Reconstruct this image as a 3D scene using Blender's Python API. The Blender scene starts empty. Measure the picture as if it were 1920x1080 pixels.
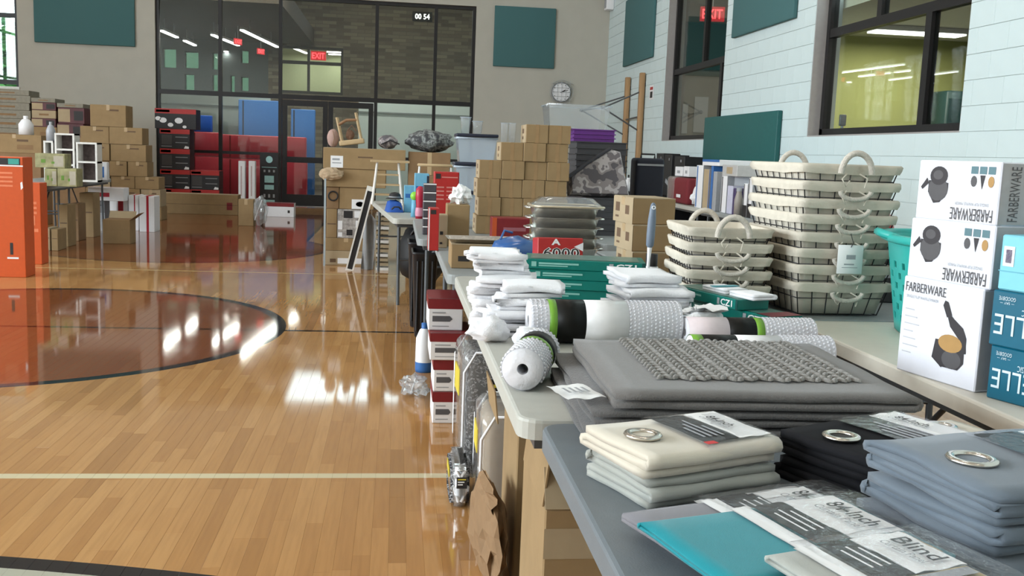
import bpy, bmesh, math, random
from mathutils import Vector, Matrix
random.seed(7)
PI = math.pi
scene = bpy.context.scene
COL = scene.collection
# ------------------------------------------------------------------ camera
YAW, PITCH, ROLL, FPX, CAMH = 0.119933, 0.135693, 0.037808, 1851.56, 1.30
_f = Vector((math.sin(YAW)*math.cos(PITCH), math.cos(YAW)*math.cos(PITCH), -math.sin(PITCH)))
_r0 = Vector((math.cos(YAW), -math.sin(YAW), 0)); _u0 = _r0.cross(_f)
CR = _r0*math.cos(ROLL) + _u0*math.sin(ROLL)
CU = _u0*math.cos(ROLL) - _r0*math.sin(ROLL)
cam = bpy.data.objects.new('camera', bpy.data.cameras.new('camera'))
COL.objects.link(cam)
cam.data.sensor_width = 36.0; cam.data.lens = FPX/1920*36.0
cam.data.clip_start = 0.05; cam.data.clip_end = 200
M3 = Matrix((CR, CU, -_f)).transposed()
cam.matrix_world = Matrix.Translation((0, 0, CAMH)) @ M3.to_4x4()
scene.camera = cam
# ------------------------------------------------------------------ exposure
vs = scene.view_settings
vs.view_transform = 'Standard'; vs.look = 'None'; vs.gamma = 1.0; vs.use_curve_mapping = False
vs.exposure = EXPOSURE = 0.0
# ------------------------------------------------------------------ sky
world = bpy.data.worlds.new('sky'); scene.world = world; world.use_nodes = True
_bg = world.node_tree.nodes['Background']
_bg.inputs[0].default_value = (0.80, 0.92, 1.0, 1); _bg.inputs[1].default_value = 6.0
# ------------------------------------------------------------------ daylight at the windows and unseen high-bay fill lamps
def area(name, loc, target, sx, sy, energy, color):
    l = bpy.data.lights.new(name, 'AREA'); l.shape = 'RECTANGLE'; l.size = sx; l.size_y = sy
    l.energy = energy; l.color = color
    o = bpy.data.objects.new(name, l); COL.objects.link(o); o.location = loc
    d = Vector(target) - Vector(loc)
    o.rotation_euler = d.to_track_quat('-Z', 'Y').to_euler()
    return o
LWX, NWY, BWY, RWX, CEIL = -14.0, -7.0, 21.35, 4.46, 8.5
LEFT_WIN = [(-5.6, -2.4), (-1.6, 1.6), (2.4, 5.6), (6.4, 9.6)]
for (a, b) in LEFT_WIN:
    area('window_daylight', (LWX-0.28, (a+b)/2, 4.2), (LWX+5, (a+b)/2, 3.6), b-a, 4.6, 880, (0.86, 0.95, 1.0))
NEAR_WIN = []
for (a, b) in NEAR_WIN:
    area('window_daylight', ((a+b)/2, NWY-0.28, 4.2), ((a+b)/2, NWY+5, 3.0), b-a, 4.0, 500, (0.90, 0.96, 1.0))
FILL_LAMPS = [(x, y) for x in (-9.5, -4.6, 1.2) for y in (-2.0, 4.5, 11.0, 17.0)]
# ------------------------------------------------------------------ pixel helpers (a pixel gives a direction; a surface gives the distance)
def ray(px, py):
    return _f + CR*((px-960)/FPX) - CU*((py-540)/FPX)
CAM = Vector((0, 0, CAMH))
def gz(px, py, z=0.0):
    d = ray(px, py); return CAM + d*((z-CAMH)/d.z)
def gy(px, py, y):
    d = ray(px, py); return CAM + d*(y/d.y)
def gx(px, py, x):
    d = ray(px, py); return CAM + d*(x/d.x)
def proj(p):
    d = Vector(p) - CAM; z = d.dot(_f)
    return (960+FPX*d.dot(CR)/z, 540-FPX*d.dot(CU)/z, z)
# ------------------------------------------------------------------ node expressions
class N:
    """tiny wrapper for math on shader sockets"""
    def __init__(s, nt, sock): s.nt, s.s = nt, sock
    def _m(s, op, *o, clamp=False):
        n = s.nt.nodes.new('ShaderNodeMath'); n.operation = op; n.use_clamp = clamp
        for i, v in enumerate((s,)+o):
            if isinstance(v, N): s.nt.links.new(v.s, n.inputs[i])
            else: n.inputs[i].default_value = v
        return N(s.nt, n.outputs[0])
    def __add__(s, o): return s._m('ADD', o)
    def __sub__(s, o): return s._m('SUBTRACT', o)
    def __mul__(s, o): return s._m('MULTIPLY', o)
    def __truediv__(s, o): return s._m('DIVIDE', o)
    def floor(s): return s._m('FLOOR')
    def fract(s): return s._m('FRACT')
    def abs(s): return s._m('ABSOLUTE')
    def sqrt(s): return s._m('SQRT')
    def lt(s, o): return s._m('LESS_THAN', o)
    def gt(s, o): return s._m('GREATER_THAN', o)
    def max(s, o): return s._m('MAXIMUM', o)
    def min(s, o): return s._m('MINIMUM', o)
    def __invert__(s): return N._one(s) - s
    @staticmethod
    def _one(s):
        n = s.nt.nodes.new('ShaderNodeValue'); n.outputs[0].default_value = 1.0; return N(s.nt, n.outputs[0])
def mixc(nt, fac, a, b, mode='MIX'):
    n = nt.nodes.new('ShaderNodeMix'); n.data_type = 'RGBA'; n.blend_type = mode
    def put(i, v):
        if isinstance(v, N): nt.links.new(v.s, n.inputs[i])
        elif hasattr(v, 'is_output'): nt.links.new(v, n.inputs[i])
        elif isinstance(v, (int, float)): n.inputs[i].default_value = v
        else: n.inputs[i].default_value = (*v, 1)
    put(0, fac); put(6, a); put(7, b)
    return n.outputs[2]
def newmat(name):
    m = bpy.data.materials.new(name); m.use_nodes = True
    nt = m.node_tree; b = nt.nodes['Principled BSDF']
    return m, nt, b
_MC = {}
def mat(name, col, rough=0.6, metal=0.0, var=0.06, scale=25.0, bump=0.0, bscale=None, spec=0.4, coat=0.0, stretch=None, col2=None, emit=None, es=1.0, sheen=0.0, trans=0.0):
    """procedural surface: colour with soft noise variation and optional relief"""
    if name in _MC: return _MC[name]
    m, nt, b = newmat(name)
    tc = nt.nodes.new('ShaderNodeTexCoord'); src = tc.outputs['Object']
    if stretch:
        mp = nt.nodes.new('ShaderNodeMapping'); mp.inputs['Scale'].default_value = stretch
        nt.links.new(src, mp.inputs[0]); src = mp.outputs[0]
    nz = nt.nodes.new('ShaderNodeTexNoise'); nz.inputs['Scale'].default_value = scale; nz.inputs['Detail'].default_value = 3
    nt.links.new(src, nz.inputs['Vector'])
    c2 = col2 or tuple(max(0, c*(1-3*var)) for c in col)
    c1 = col if col2 else tuple(min(1, c*(1+1.5*var)) for c in col)
    nt.links.new(mixc(nt, N(nt, nz.outputs[0]), c2, c1), b.inputs['Base Color'])
    b.inputs['Roughness'].default_value = rough; b.inputs['Metallic'].default_value = metal
    b.inputs['Specular IOR Level'].default_value = spec
    if coat: b.inputs['Coat Weight'].default_value = coat; b.inputs['Coat Roughness'].default_value = 0.08
    if sheen: b.inputs['Sheen Weight'].default_value = sheen
    if bump:
        n2 = nz
        if bscale:
            n2 = nt.nodes.new('ShaderNodeTexNoise'); n2.inputs['Scale'].default_value = bscale; n2.inputs['Detail'].default_value = 4
            nt.links.new(src, n2.inputs['Vector'])
        bp = nt.nodes.new('ShaderNodeBump'); bp.inputs['Strength'].default_value = bump; bp.inputs['Distance'].default_value = 0.01
        nt.links.new(n2.outputs[0], bp.inputs['Height']); nt.links.new(bp.outputs[0], b.inputs['Normal'])
    if emit:
        b.inputs['Emission Color'].default_value = (*emit, 1); b.inputs['Emission Strength'].default_value = es
    _MC[name] = m
    return m
def clear_mat(name, tint=(1, 1, 1), rough=0.03, refl=1.0, haze=0.0, hazecol=(1, 1, 1), bump=0.0, bscale=30.0, ior=1.45):
    """thin clear sheet: see-through plus mirror reflection by angle, optional milky haze"""
    if name in _MC: return _MC[name]
    m = bpy.data.materials.new(name); m.use_nodes = True; nt = m.node_tree
    nt.nodes.remove(nt.nodes['Principled BSDF']); out = nt.nodes['Material Output']
    tr = nt.nodes.new('ShaderNodeBsdfTransparent'); tr.inputs[0].default_value = (*tint, 1)
    gl = nt.nodes.new('ShaderNodeBsdfGlossy'); gl.inputs['Roughness'].default_value = rough
    lw = nt.nodes.new('ShaderNodeLayerWeight'); lw.inputs[0].default_value = 0.5; f0 = ((ior-1)/(ior+1))**2
    a = tr.outputs[0]
    if haze:
        df = nt.nodes.new('ShaderNodeBsdfDiffuse'); df.inputs[0].default_value = (*hazecol, 1)
        mx = nt.nodes.new('ShaderNodeMixShader'); mx.inputs[0].default_value = haze
        nt.links.new(tr.outputs[0], mx.inputs[1]); nt.links.new(df.outputs[0], mx.inputs[2]); a = mx.outputs[0]
    if bump:
        tc = nt.nodes.new('ShaderNodeTexCoord'); nz = nt.nodes.new('ShaderNodeTexNoise'); nz.inputs['Scale'].default_value = bscale
        nz.inputs['Detail'].default_value = 3; nt.links.new(tc.outputs['Object'], nz.inputs['Vector'])
        bp = nt.nodes.new('ShaderNodeBump'); bp.inputs['Strength'].default_value = bump; bp.inputs['Distance'].default_value = 0.006
        nt.links.new(nz.outputs[0], bp.inputs['Height'])
        nt.links.new(bp.outputs[0], gl.inputs['Normal'])
    fc = (N(nt, lw.outputs['Facing'])._m('POWER', 5.0)*(1-f0)+f0) * refl
    mx = nt.nodes.new('ShaderNodeMixShader'); nt.links.new(fc.s, mx.inputs[0])
    nt.links.new(a, mx.inputs[1]); nt.links.new(gl.outputs[0], mx.inputs[2])
    nt.links.new(mx.outputs[0], out.inputs[0])
    _MC[name] = m
    return m
# ------------------------------------------------------------------ mesh builder
class MB:
    def __init__(s): s.v, s.f, s.smooth = [], [], []
    def add(s, verts, faces, smooth=False, M=None):
        o = len(s.v)
        if M is not None: verts = [tuple(M @ Vector(p)) for p in verts]
        s.v += [tuple(p) for p in verts]
        s.f += [tuple(o+i for i in f) for f in faces]
        s.smooth += [smooth]*len(faces)
        return s
    def box(s, x0, x1, y0, y1, z0, z1, M=None):
        return s.add([(x0,y0,z0),(x1,y0,z0),(x1,y1,z0),(x0,y1,z0),(x0,y0,z1),(x1,y0,z1),(x1,y1,z1),(x0,y1,z1)],
              [(0,3,2,1),(4,5,6,7),(0,1,5,4),(1,2,6,5),(2,3,7,6),(3,0,4,7)], M=M)
    def bevbox(s, x0, x1, y0, y1, z0, z1, b=0.01, seg=2, M=None, smooth=True):
        bm = bmesh.new(); bmesh.ops.create_cube(bm, size=1.0)
        for v in bm.verts:
            v.co = Vector((x0 if v.co.x < 0 else x1, y0 if v.co.y < 0 else y1, z0 if v.co.z < 0 else z1))
        bmesh.ops.bevel(bm, geom=list(bm.edges), offset=b, segments=seg, profile=0.6, affect='EDGES')
        return s.bm(bm, smooth, M)
    def bm(s, bm, smooth=False, M=None):
        bm.verts.index_update()
        s.add([v.co[:] for v in bm.verts], [[v.index for v in f.verts] for f in bm.faces], smooth, M); bm.free(); return s
    def tube(s, pts, r, n=8, closed=False, caps=True, M=None):
        pts = [Vector(p) for p in pts]; L = len(pts); vs, fs = [], []
        rr = r if isinstance(r, (list, tuple)) else [r]*L
        up = Vector((0, 0, 1)); prev = None
        for i, p in enumerate(pts):
            if closed: t = pts[(i+1) % L]-pts[i-1]
            else: t = pts[min(i+1, L-1)]-pts[max(i-1, 0)]
            t = t.normalized() if t.length > 1e-9 else Vector((0, 0, 1))
            if prev is None:
                a = t.cross(up); a = a if a.length > 1e-3 else t.cross(Vector((1, 0, 0)))
            else: a = prev - t*prev.dot(t)
            a = a.normalized(); prev = a; b = t.cross(a)
            for k in range(n):
                w = 2*PI*k/n; vs.append(p + (a*math.cos(w)+b*math.sin(w))*rr[i])
        for i in range(L if closed else L-1):
            j = (i+1) % L
            for k in range(n):
                k2 = (k+1) % n; fs.append((i*n+k, i*n+k2, j*n+k2, j*n+k))
        s.add(vs, fs, n > 4, M)
        if caps and not closed:
            s.add(vs[:n], [tuple(range(n))[::-1]], False, M); s.add(vs[-n:], [tuple(range(n))], False, M)
        return s
    def lathe(s, prof, n=20, M=None, close=False):
        vs, fs = [], []
        for (r, z) in prof:
            for k in range(n): vs.append((r*math.cos(2*PI*k/n), r*math.sin(2*PI*k/n), z))
        for i in range(len(prof)-1):
            for k in range(n):
                k2 = (k+1) % n; fs.append((i*n+k, i*n+k2, (i+1)*n+k2, (i+1)*n+k))
        s.add(vs, fs, True, M)
        if close: s.add(vs[-n:], [tuple(range(n))], False, M); s.add(vs[:n], [tuple(range(n))[::-1]], False, M)
        return s
    def prism(s, poly, z0, z1, M=None):
        n = len(poly)
        return s.add([(x, y, z0) for x, y in poly]+[(x, y, z1) for x, y in poly],
            [tuple(range(n))[::-1], tuple(range(n, 2*n))]+[(i, (i+1) % n, n+(i+1) % n, n+i) for i in range(n)], M=M)
    def grid(s, nu, nv, fn, smooth=True, M=None, flip=False):
        vs = [fn(i/(nu-1), j/(nv-1)) for j in range(nv) for i in range(nu)]
        fs = []
        for j in range(nv-1):
            for i in range(nu-1):
                q = (j*nu+i, j*nu+i+1, (j+1)*nu+i+1, (j+1)*nu+i); fs.append(q[::-1] if flip else q)
        return s.add(vs, fs, smooth, M)
    def mesh(s, name):
        me = bpy.data.meshes.new(name); me.from_pydata(s.v, [], s.f)
        me.polygons.foreach_set('use_smooth', s.smooth); me.update(); return me
    def build(s, name, m, parent=None, loc=None, rot=None):
        me = s.mesh(name)
        if m: me.materials.append(m)
        return obj(name, me, parent, loc, rot)
def obj(name, me, parent=None, loc=None, rot=None, scale=None):
    o = bpy.data.objects.new(name, me); COL.objects.link(o)
    if parent: o.parent = parent
    if loc is not None: o.location = loc
    if rot is not None: o.rotation_euler = rot
    if scale is not None: o.scale = scale
    return o
def tag(o, label, cat, group=None):
    o['label'] = label; o['category'] = cat
    if group: o['group'] = group
    return o
def thing(name, label, cat, loc=(0, 0, 0), rz=0.0, group=None):
    o = obj(name, None, None, loc, (0, 0, rz) if not isinstance(rz, tuple) else rz); o.empty_display_size = 0.05
    return tag(o, label, cat, group)
def struct(o): o['kind'] = 'structure'; return o
def copy_tree(o, parent=None):
    c = o.copy(); COL.objects.link(c); c.parent = parent
    for ch in list(o.children): copy_tree(ch, c)
    return c
def TR(x=0, y=0, z=0, rx=0, ry=0, rz=0):
    return Matrix.Translation((x, y, z)) @ Matrix.Rotation(rz, 4, 'Z') @ Matrix.Rotation(ry, 4, 'Y') @ Matrix.Rotation(rx, 4, 'X')
_TX = {}
def text_mesh(body, size=1.0, sx=1.0, bold=0.0):
    """lettering as a flat mesh, centred on the origin in the XY plane"""
    k = (body, bold)
    if k not in _TX:
        cu = bpy.data.curves.new('lettering', 'FONT'); cu.body = body; cu.size = 1.0; cu.offset = bold; cu.resolution_u = 2
        cu.align_x = 'CENTER'; cu.align_y = 'CENTER'
        o = bpy.data.objects.new('lettering', cu); COL.objects.link(o)
        dg = bpy.context.evaluated_depsgraph_get(); me = bpy.data.meshes.new_from_object(o.evaluated_get(dg))
        _TX[k] = ([v.co[:] for v in me.vertices], [tuple(p.vertices) for p in me.polygons])
        bpy.data.objects.remove(o); bpy.data.curves.remove(cu); bpy.data.meshes.remove(me)
    vs, fs = _TX[k]
    mb = MB(); mb.add([(x*size*sx, y*size, 0) for x, y, z in vs], fs); return mb
def text_on(body, width, height, M, name, m, parent, bold=0.012):
    """lettering stretched to width x height and placed by matrix M (local XY plane, +Z outward)"""
    mb = text_mesh(body, 1.0, 1.0, bold)
    xs = [v[0] for v in mb.v]; ys = [v[1] for v in mb.v]
    cx, cy = (min(xs)+max(xs))/2, (min(ys)+max(ys))/2; sx = width/(max(xs)-min(xs)); sy = height/(max(ys)-min(ys))
    o2 = MB(); o2.add([((x-cx)*sx, (y-cy)*sy, 0) for x, y, z in mb.v], mb.f, False, M)
    return o2.build(name, m, parent)
# ================================================================== THE ROOM
W_BACK = mat('beige_wall_paint', (0.44, 0.425, 0.37), 0.75, var=0.03, scale=3, bump=0.04, bscale=90)
W_RIGHT = mat('pale_block_paint', (0.585, 0.69, 0.70), 0.55, var=0.02, scale=4, bump=0.08, bscale=120)
W_JOINT = mat('block_joint_paint', (0.60, 0.66, 0.65), 0.7, var=0.02)
W_PLAIN = mat('room_paint', (0.62, 0.62, 0.58), 0.8, var=0.02, scale=2)
DARKF = mat('dark_bronze_frame', (0.020, 0.019, 0.020), 0.42, var=0.1, metal=0.3)
GREYJ = mat('grey_jamb_metal', (0.33, 0.31, 0.30), 0.5, var=0.04)
TEAL = mat('teal_panel_fabric', (0.058, 0.145, 0.15), 0.9, var=0.05, scale=220, bump=0.15, bscale=420)
GLASS = clear_mat('window_glass', (0.86, 0.90, 0.88), 0.015, 1.0)
GLASS_D = clear_mat('tinted_glass', (0.16, 0.22, 0.17), 0.02, 0.6)
# ---- floor: maple strips with court paint, laid as single planks
PW = 0.057
def floor_material():
    m, nt, b = newmat('maple_court_floor')
    g = nt.nodes.new('ShaderNodeNewGeometry'); sp = nt.nodes.new('ShaderNodeSeparateXYZ'); nt.links.new(g.outputs['Position'], sp.inputs[0])
    x, y = N(nt, sp.outputs[0]), N(nt, sp.outputs[1])
    s = (x / PW).floor(); L = (s*0.37731).fract()*0.5 + 0.6; off = (s*0.61803).fract()*L
    n = ((y + off)/L).floor()
    cb = nt.nodes.new('ShaderNodeCombineXYZ'); nt.links.new(s.s, cb.inputs[0]); nt.links.new(n.s, cb.inputs[1])
    wn = nt.nodes.new('ShaderNodeTexWhiteNoise'); wn.noise_dimensions = '2D'; nt.links.new(cb.outputs[0], wn.inputs['Vector'])
    rp = nt.nodes.new('ShaderNodeValToRGB'); nt.links.new(wn.outputs['Value'], rp.inputs[0])
    cr = rp.color_ramp; cr.elements[0].position = 0.0; cr.elements[0].color = (0.36, 0.180, 0.062, 1)
    cr.elements[1].position = 1.0; cr.elements[1].color = (0.52, 0.285, 0.110, 1)
    e = cr.elements.new(0.12); e.color = (0.42, 0.212, 0.075, 1)
    e = cr.elements.new(0.6); e.color = (0.47, 0.245, 0.088, 1)
    mp = nt.nodes.new('ShaderNodeMapping'); mp.inputs['Scale'].default_value = (60, 3.5, 1)
    nt.links.new(g.outputs['Position'], mp.inputs[0])
    nz = nt.nodes.new('ShaderNodeTexNoise'); nz.inputs['Scale'].default_value = 1.0; nz.inputs['Detail'].default_value = 5; nt.links.new(mp.outputs[0], nz.inputs['Vector'])
    wood = mixc(nt, (N(nt, nz.outputs[0])-0.42)*0.9, rp.outputs[0], (0.25, 0.12, 0.045))
    def dist(cx, cy):
        dx, dy = x-cx, y-cy; return (dx*dx+dy*dy).sqrt()
    red = mixc(nt, 0.82, wood, (0.15, 0.028, 0.008))
    d0 = dist(-2.60, 7.0)
    kx = (x+2.60).abs(); dk = dist(-2.60, 12.62)
    key_out = dk.lt(1.78).max(kx.lt(1.42)*y.gt(12.62)*y.lt(19.0))
    key_in = dk.lt(1.73).max(kx.lt(1.37)*y.gt(12.62)*y.lt(18.95))
    col = mixc(nt, (y-3.85).abs().lt(0.028), wood, (0.62, 0.55, 0.36))
    col = mixc(nt, (y-10.2).abs().lt(0.025), col, (0.60, 0.46, 0.22))
    col = mixc(nt, key_out, col, (0.018, 0.016, 0.018)); col = mixc(nt, key_in, col, red)
    col = mixc(nt, d0.lt(1.84), col, (0.018, 0.016, 0.018)); col = mixc(nt, d0.lt(1.76), col, red)
    col = mixc(nt, (y-7.0).abs().lt(0.024), col, (0.006, 0.004, 0.004))
    da = dist(-2.6, -4.2)
    col = mixc(nt, da.lt(7.42), col, (0.018, 0.016, 0.018)); col = mixc(nt, da.lt(7.34), col, (0.42, 0.42, 0.34))
    col = mixc(nt, da.lt(7.28), col, wood)
    nt.links.new(col, b.inputs['Base Color'])
    n3 = nt.nodes.new('ShaderNodeTexNoise'); n3.inputs['Scale'].default_value = 2.2; n3.inputs['Detail'].default_value = 2; nt.links.new(g.outputs['Position'], n3.inputs['Vector'])
    rg = N(nt, n3.outputs[0])*0.06 + 0.03; nt.links.new(rg.s, b.inputs['Roughness'])
    b.inputs['Specular IOR Level'].default_value = 0.55
    mp2 = nt.nodes.new('ShaderNodeMapping'); mp2.inputs['Scale'].default_value = (16, 3.5, 1); nt.links.new(g.outputs['Position'], mp2.inputs[0])
    n4 = nt.nodes.new('ShaderNodeTexNoise'); n4.inputs['Scale'].default_value = 1.0; n4.inputs['Detail'].default_value = 1; nt.links.new(mp2.outputs[0], n4.inputs['Vector'])
    bp = nt.nodes.new('ShaderNodeBump'); bp.inputs['Strength'].default_value = 0.006; bp.inputs['Distance'].default_value = 0.01
    nt.links.new(n4.outputs[0], bp.inputs['Height']); nt.links.new(bp.outputs[0], b.inputs['Normal'])
    return m
FLOORM = floor_material()
floor_o = struct(MB().box(LWX-0.3, RWX+0.3, NWY-0.3, BWY+0.1, -0.12, -0.019).build('floor', mat('floor_underlay', (0.2, 0.12, 0.06), 0.8)))
planks = []
fr = lambda v: v-math.floor(v)
for s in range(int(LWX/PW), int(RWX/PW)+1):
    L = 0.6+0.5*fr(s*0.37731); off = fr(s*0.61803)*L
    for n in range(int((NWY+off)/L)-1, int((BWY+off)/L)+1):
        y0, y1 = n*L-off, (n+1)*L-off
        y0, y1 = max(y0, NWY), min(y1, BWY)
        if y1-y0 > 0.01: planks.append((s*PW, y0, y1))
def in_view(p):
    x, y0, y1 = p
    if y1 < 2.6: return 1e9
    px, py, z = proj((x, (max(y0, 2.7)+y1)/2, 0))
    if px < -20 or px > 960 or py > 1100: return 1e9
    if x > 0.30: return 1e9
    return z
planks.sort(key=in_view)
unit = MB().bevbox(0, PW, 0, 1, -0.019, 0, 0.0004, 1, smooth=False).mesh('plank'); unit.materials.append(FLOORM)
for (x, y0, y1) in planks[:300]:
    obj('plank', unit, floor_o, (x, y0+0.0003, 0), None, (0.995, y1-y0-0.0006, 1))
rest = MB()
for (x, y0, y1) in planks[300:]:
    rest.add([(x, y0, 0), (x+PW*0.995, y0, 0), (x+PW*0.995, y1-0.0006, 0), (x, y1-0.0006, 0), (x, y0, -.019), (x+PW*0.995, y0, -.019), (x+PW*0.995, y1-.0006, -.019), (x, y1-.0006, -.019)],
             [(0, 1, 2, 3), (4, 5, 1, 0), (5, 6, 2, 1), (6, 7, 3, 2), (7, 4, 0, 3)])
o = rest.build('further_planks', FLOORM, floor_o); o['kind'] = 'stuff'
# ---- walls
def wall_with_holes(name, axis, c0, c1, u0, u1, z0, z1, holes, m, parent=None):
    """slab c0..c1 thick along axis, spanning u and z, with rectangular holes (u0,u1,z0,z1)"""
    mb = MB(); us = sorted({u0, u1} | {h[0] for h in holes} | {h[1] for h in holes}); zs = sorted({z0, z1} | {h[2] for h in holes} | {h[3] for h in holes})
    for a, b in zip(us, us[1:]):
        run = None
        for p, q in zip(zs, zs[1:]):
            solid = not any(h[0] <= (a+b)/2 <= h[1] and h[2] <= (p+q)/2 <= h[3] for h in holes)
            if solid: run = (run[0], q) if run else (p, q)
            if (not solid or q == zs[-1]) and run:
                if axis == 'y': mb.box(a, b, c0, c1, run[0], run[1])
                else: mb.box(c0, c1, a, b, run[0], run[1])
                run = None
    o = mb.build(name, m, parent)
    return struct(o) if parent is None else o
GX0, GX1, GZ1 = -4.95, 1.60, 4.33
wall_with_holes('wall_back', 'y', BWY, BWY+0.25, LWX-0.3, RWX+0.25, 0, CEIL, [(GX0, GX1, 0, GZ1), (-10.4, -7.62, 2.25, 4.20)], W_BACK)
left_holes = [(a, b, 2.0, 6.4) for a, b in LEFT_WIN]
wall_with_holes('wall_left', 'x', LWX-0.25, LWX, NWY, BWY, 0, CEIL, left_holes, W_PLAIN)
wall_with_holes('wall_near', 'y', NWY-0.25, NWY, LWX-0.25, RWX+0.25, 0, CEIL, [(a, b, 2.2, 6.2) for a, b in NEAR_WIN], W_PLAIN)
struct(MB().box(LWX-0.3, RWX+0.3, NWY-0.3, BWY+0.25, CEIL, CEIL+0.2).build('ceiling', mat('ceiling_deck_paint', (0.55, 0.55, 0.53), 0.85)))
k = 0
for (a, b) in LEFT_WIN:
    k += 1; mb = MB()
    for u in (a, a+(b-a)*0.3, b-0.07, a+(b-a)*0.72): mb.box(LWX-0.14, LWX-0.04, u, u+0.07, 2.0, 6.4)
    for z in (2.0, 3.3, 4.9, 6.33): mb.box(LWX-0.135, LWX-0.045, a, b, z, z+0.07)
    struct(mb.build('window_%d' % (10+k), DARKF))
for (a, b) in NEAR_WIN:
    k += 1; mb = MB()
    for u in (a, a+(b-a)*0.5, b-0.07): mb.box(u, u+0.07, NWY-0.14, NWY-0.04, 2.2, 6.2)
    for z in (2.2, 4.0, 6.13): mb.box(a, b, NWY-0.135, NWY-0.045, z, z+0.07)
    struct(mb.build('window_%d' % (10+k), DARKF))
# right wall: core and painted concrete blocks
RW = [(13.50, 16.58, 1.6, 4.9), (7.53, 10.52, 1.6, 4.9)]
wr = wall_with_holes('wall_right', 'x', RWX+0.006, RWX+0.30, NWY, BWY, 0, CEIL, RW, W_JOINT)
blocks = []
BH, BL, JT = 0.2, 0.4, 0.006
for c in range(0, 42):
    z0, z1 = c*BH, (c+1)*BH
    for i in range(int(NWY/BL)-1, int(BWY/BL)+1):
        y0 = i*BL + (0.2 if c % 2 else 0.0); y1 = y0+BL
        segs = [(max(y0, NWY), min(y1, BWY))]
        for (a, b, p, q) in RW:
            if p-0.01 < (z0+z1)/2 < q+0.01:
                ns = []
                for (u, v) in segs:
                    if v <= a or u >= b: ns.append((u, v)); continue
                    if u < a: ns.append((u, a))
                    if v > b: ns.append((b, v))
                segs = ns
        for (u, v) in segs:
            if v-u > 0.03: blocks.append((u, v, z0, z1))
def blk_rank(bk):
    y, z = (bk[0]+bk[1])/2, (bk[2]+bk[3])/2
    if y < 4: return 1e9
    px, py, d = proj((RWX, y, z))
    if px < -30 or px > 1950 or py < -40 or py > 330: return 1e9
    return d
blocks.sort(key=blk_rank)
shared = {}
rest = MB()
for i, (u, v, z0, z1) in enumerate(blocks):
    if i < 300:
        key = round(v-u, 3)
        if key not in shared:
            shared[key] = MB().bevbox(-0.004, 0.02, JT/6, v-u-JT/6, JT/2, BH-JT/2, 0.002, 1, smooth=False).mesh('block'); shared[key].materials.append(W_RIGHT)
        obj('block', shared[key], wr, (RWX, u, z0))
    else: rest.box(RWX-0.004, RWX+0.02, u+JT/6, v-JT/6, z0+JT/2, z1-JT/2)
o = rest.build('further_blocks', W_RIGHT, wr); o['kind'] = 'stuff'
# right-wall windows: grey reveal, dark frame, panes
def right_window(idx, y0, y1, z0, z1, zr, ym_low, ym_up):
    root = MB()
    X0 = RWX+0.13; X1 = RWX+0.22; w = 0.085
    for (a, b) in ((y0, y0+w), (y1-w, y1)): root.box(X0, X1, a, b, z0, z1)
    root.box(X0, X1, y0, y1, z0, z0+w); root.box(X0, X1, y0, y1, z1-w, z1)
    fo = struct(root.build('window_%d' % idx, DARKF))
    MB().box(X0+0.005, X1-0.005, y0+w, y1-w, zr-0.045, zr+0.045).build('transom', DARKF, fo)
    MB().box(X0+0.005, X1-0.005, ym_low-0.05, ym_low+0.05, z0+w, zr-0.045).build('mullion', DARKF, fo)
    MB().box(X0+0.005, X1-0.005, ym_up-0.045, ym_up+0.045, zr+0.045, z1-w).build('mullion', DARKF, fo)
    for (a, b, p, q) in ((y0+w, ym_low-.05, z0+w, zr-.045), (ym_low+.05, y1-w, z0+w, zr-.045), (y0+w, ym_up-.045, zr+.045, z1-w), (ym_up+.045, y1-w, zr+.045, z1-w)):
        MB().box(X0+0.04, X0+0.048, a, b, p, q).build('pane', GLASS, fo)
    MB().box(RWX+0.004, X0+0.001, y1-0.012, y1+0.002, z0, z1).build('jamb', GREYJ, fo)
    MB().box(RWX+0.004, X0+0.001, y0-0.002, y0+0.012, z0, z1).build('jamb', GREYJ, fo)
    MB().box(RWX+0.004, X0+0.001, y0+0.012, y1-0.012, z0-0.002, z0+0.012).build('sill', GREYJ, fo)
right_window(1, 13.50, 16.58, 1.6, 4.9, 2.74, 14.05, 14.95)
right_window(2, 7.53, 10.52, 1.6, 4.9, 2.70, 8.41, 9.35)
# rooms behind the right wall
OLIVE = mat('olive_room_paint', (0.36, 0.37, 0.14), 0.7, var=0.03, scale=2)
TAUPE = mat('taupe_room_paint', (0.42, 0.37, 0.30), 0.75, var=0.03, scale=2)
CEILT = mat('office_ceiling', (0.62, 0.60, 0.48), 0.85)
struct(MB().box(RWX+0.3, 9.6, 12.6, 12.75, 0, 5.2).build('wall_office_partition', OLIVE))
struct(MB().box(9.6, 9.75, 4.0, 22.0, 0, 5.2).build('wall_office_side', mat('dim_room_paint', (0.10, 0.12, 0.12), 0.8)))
struct(MB().box(RWX+0.3, 9.6, 4.0, 12.6, 2.98, 3.1).build('ceiling_office', CEILT))
struct(MB().box(RWX+0.3, 9.75, 4.0, 22.0, -0.1, 0.0).build('floor_office', mat('office_carpet', (0.16, 0.15, 0.14), 0.95)))
struct(MB().box(RWX+0.3, 9.6, 4.0, 4.15, 0, 5.2).build('wall_office_near', TAUPE))
struct(MB().box(RWX+0.3, 9.6, 21.6, 21.75, 0, 5.2).build('wall_office_far', TAUPE))
struct(MB().box(RWX+0.3, 9.6, 12.75, 21.6, 4.7, 4.85).build('ceiling_office_far', CEILT))
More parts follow.
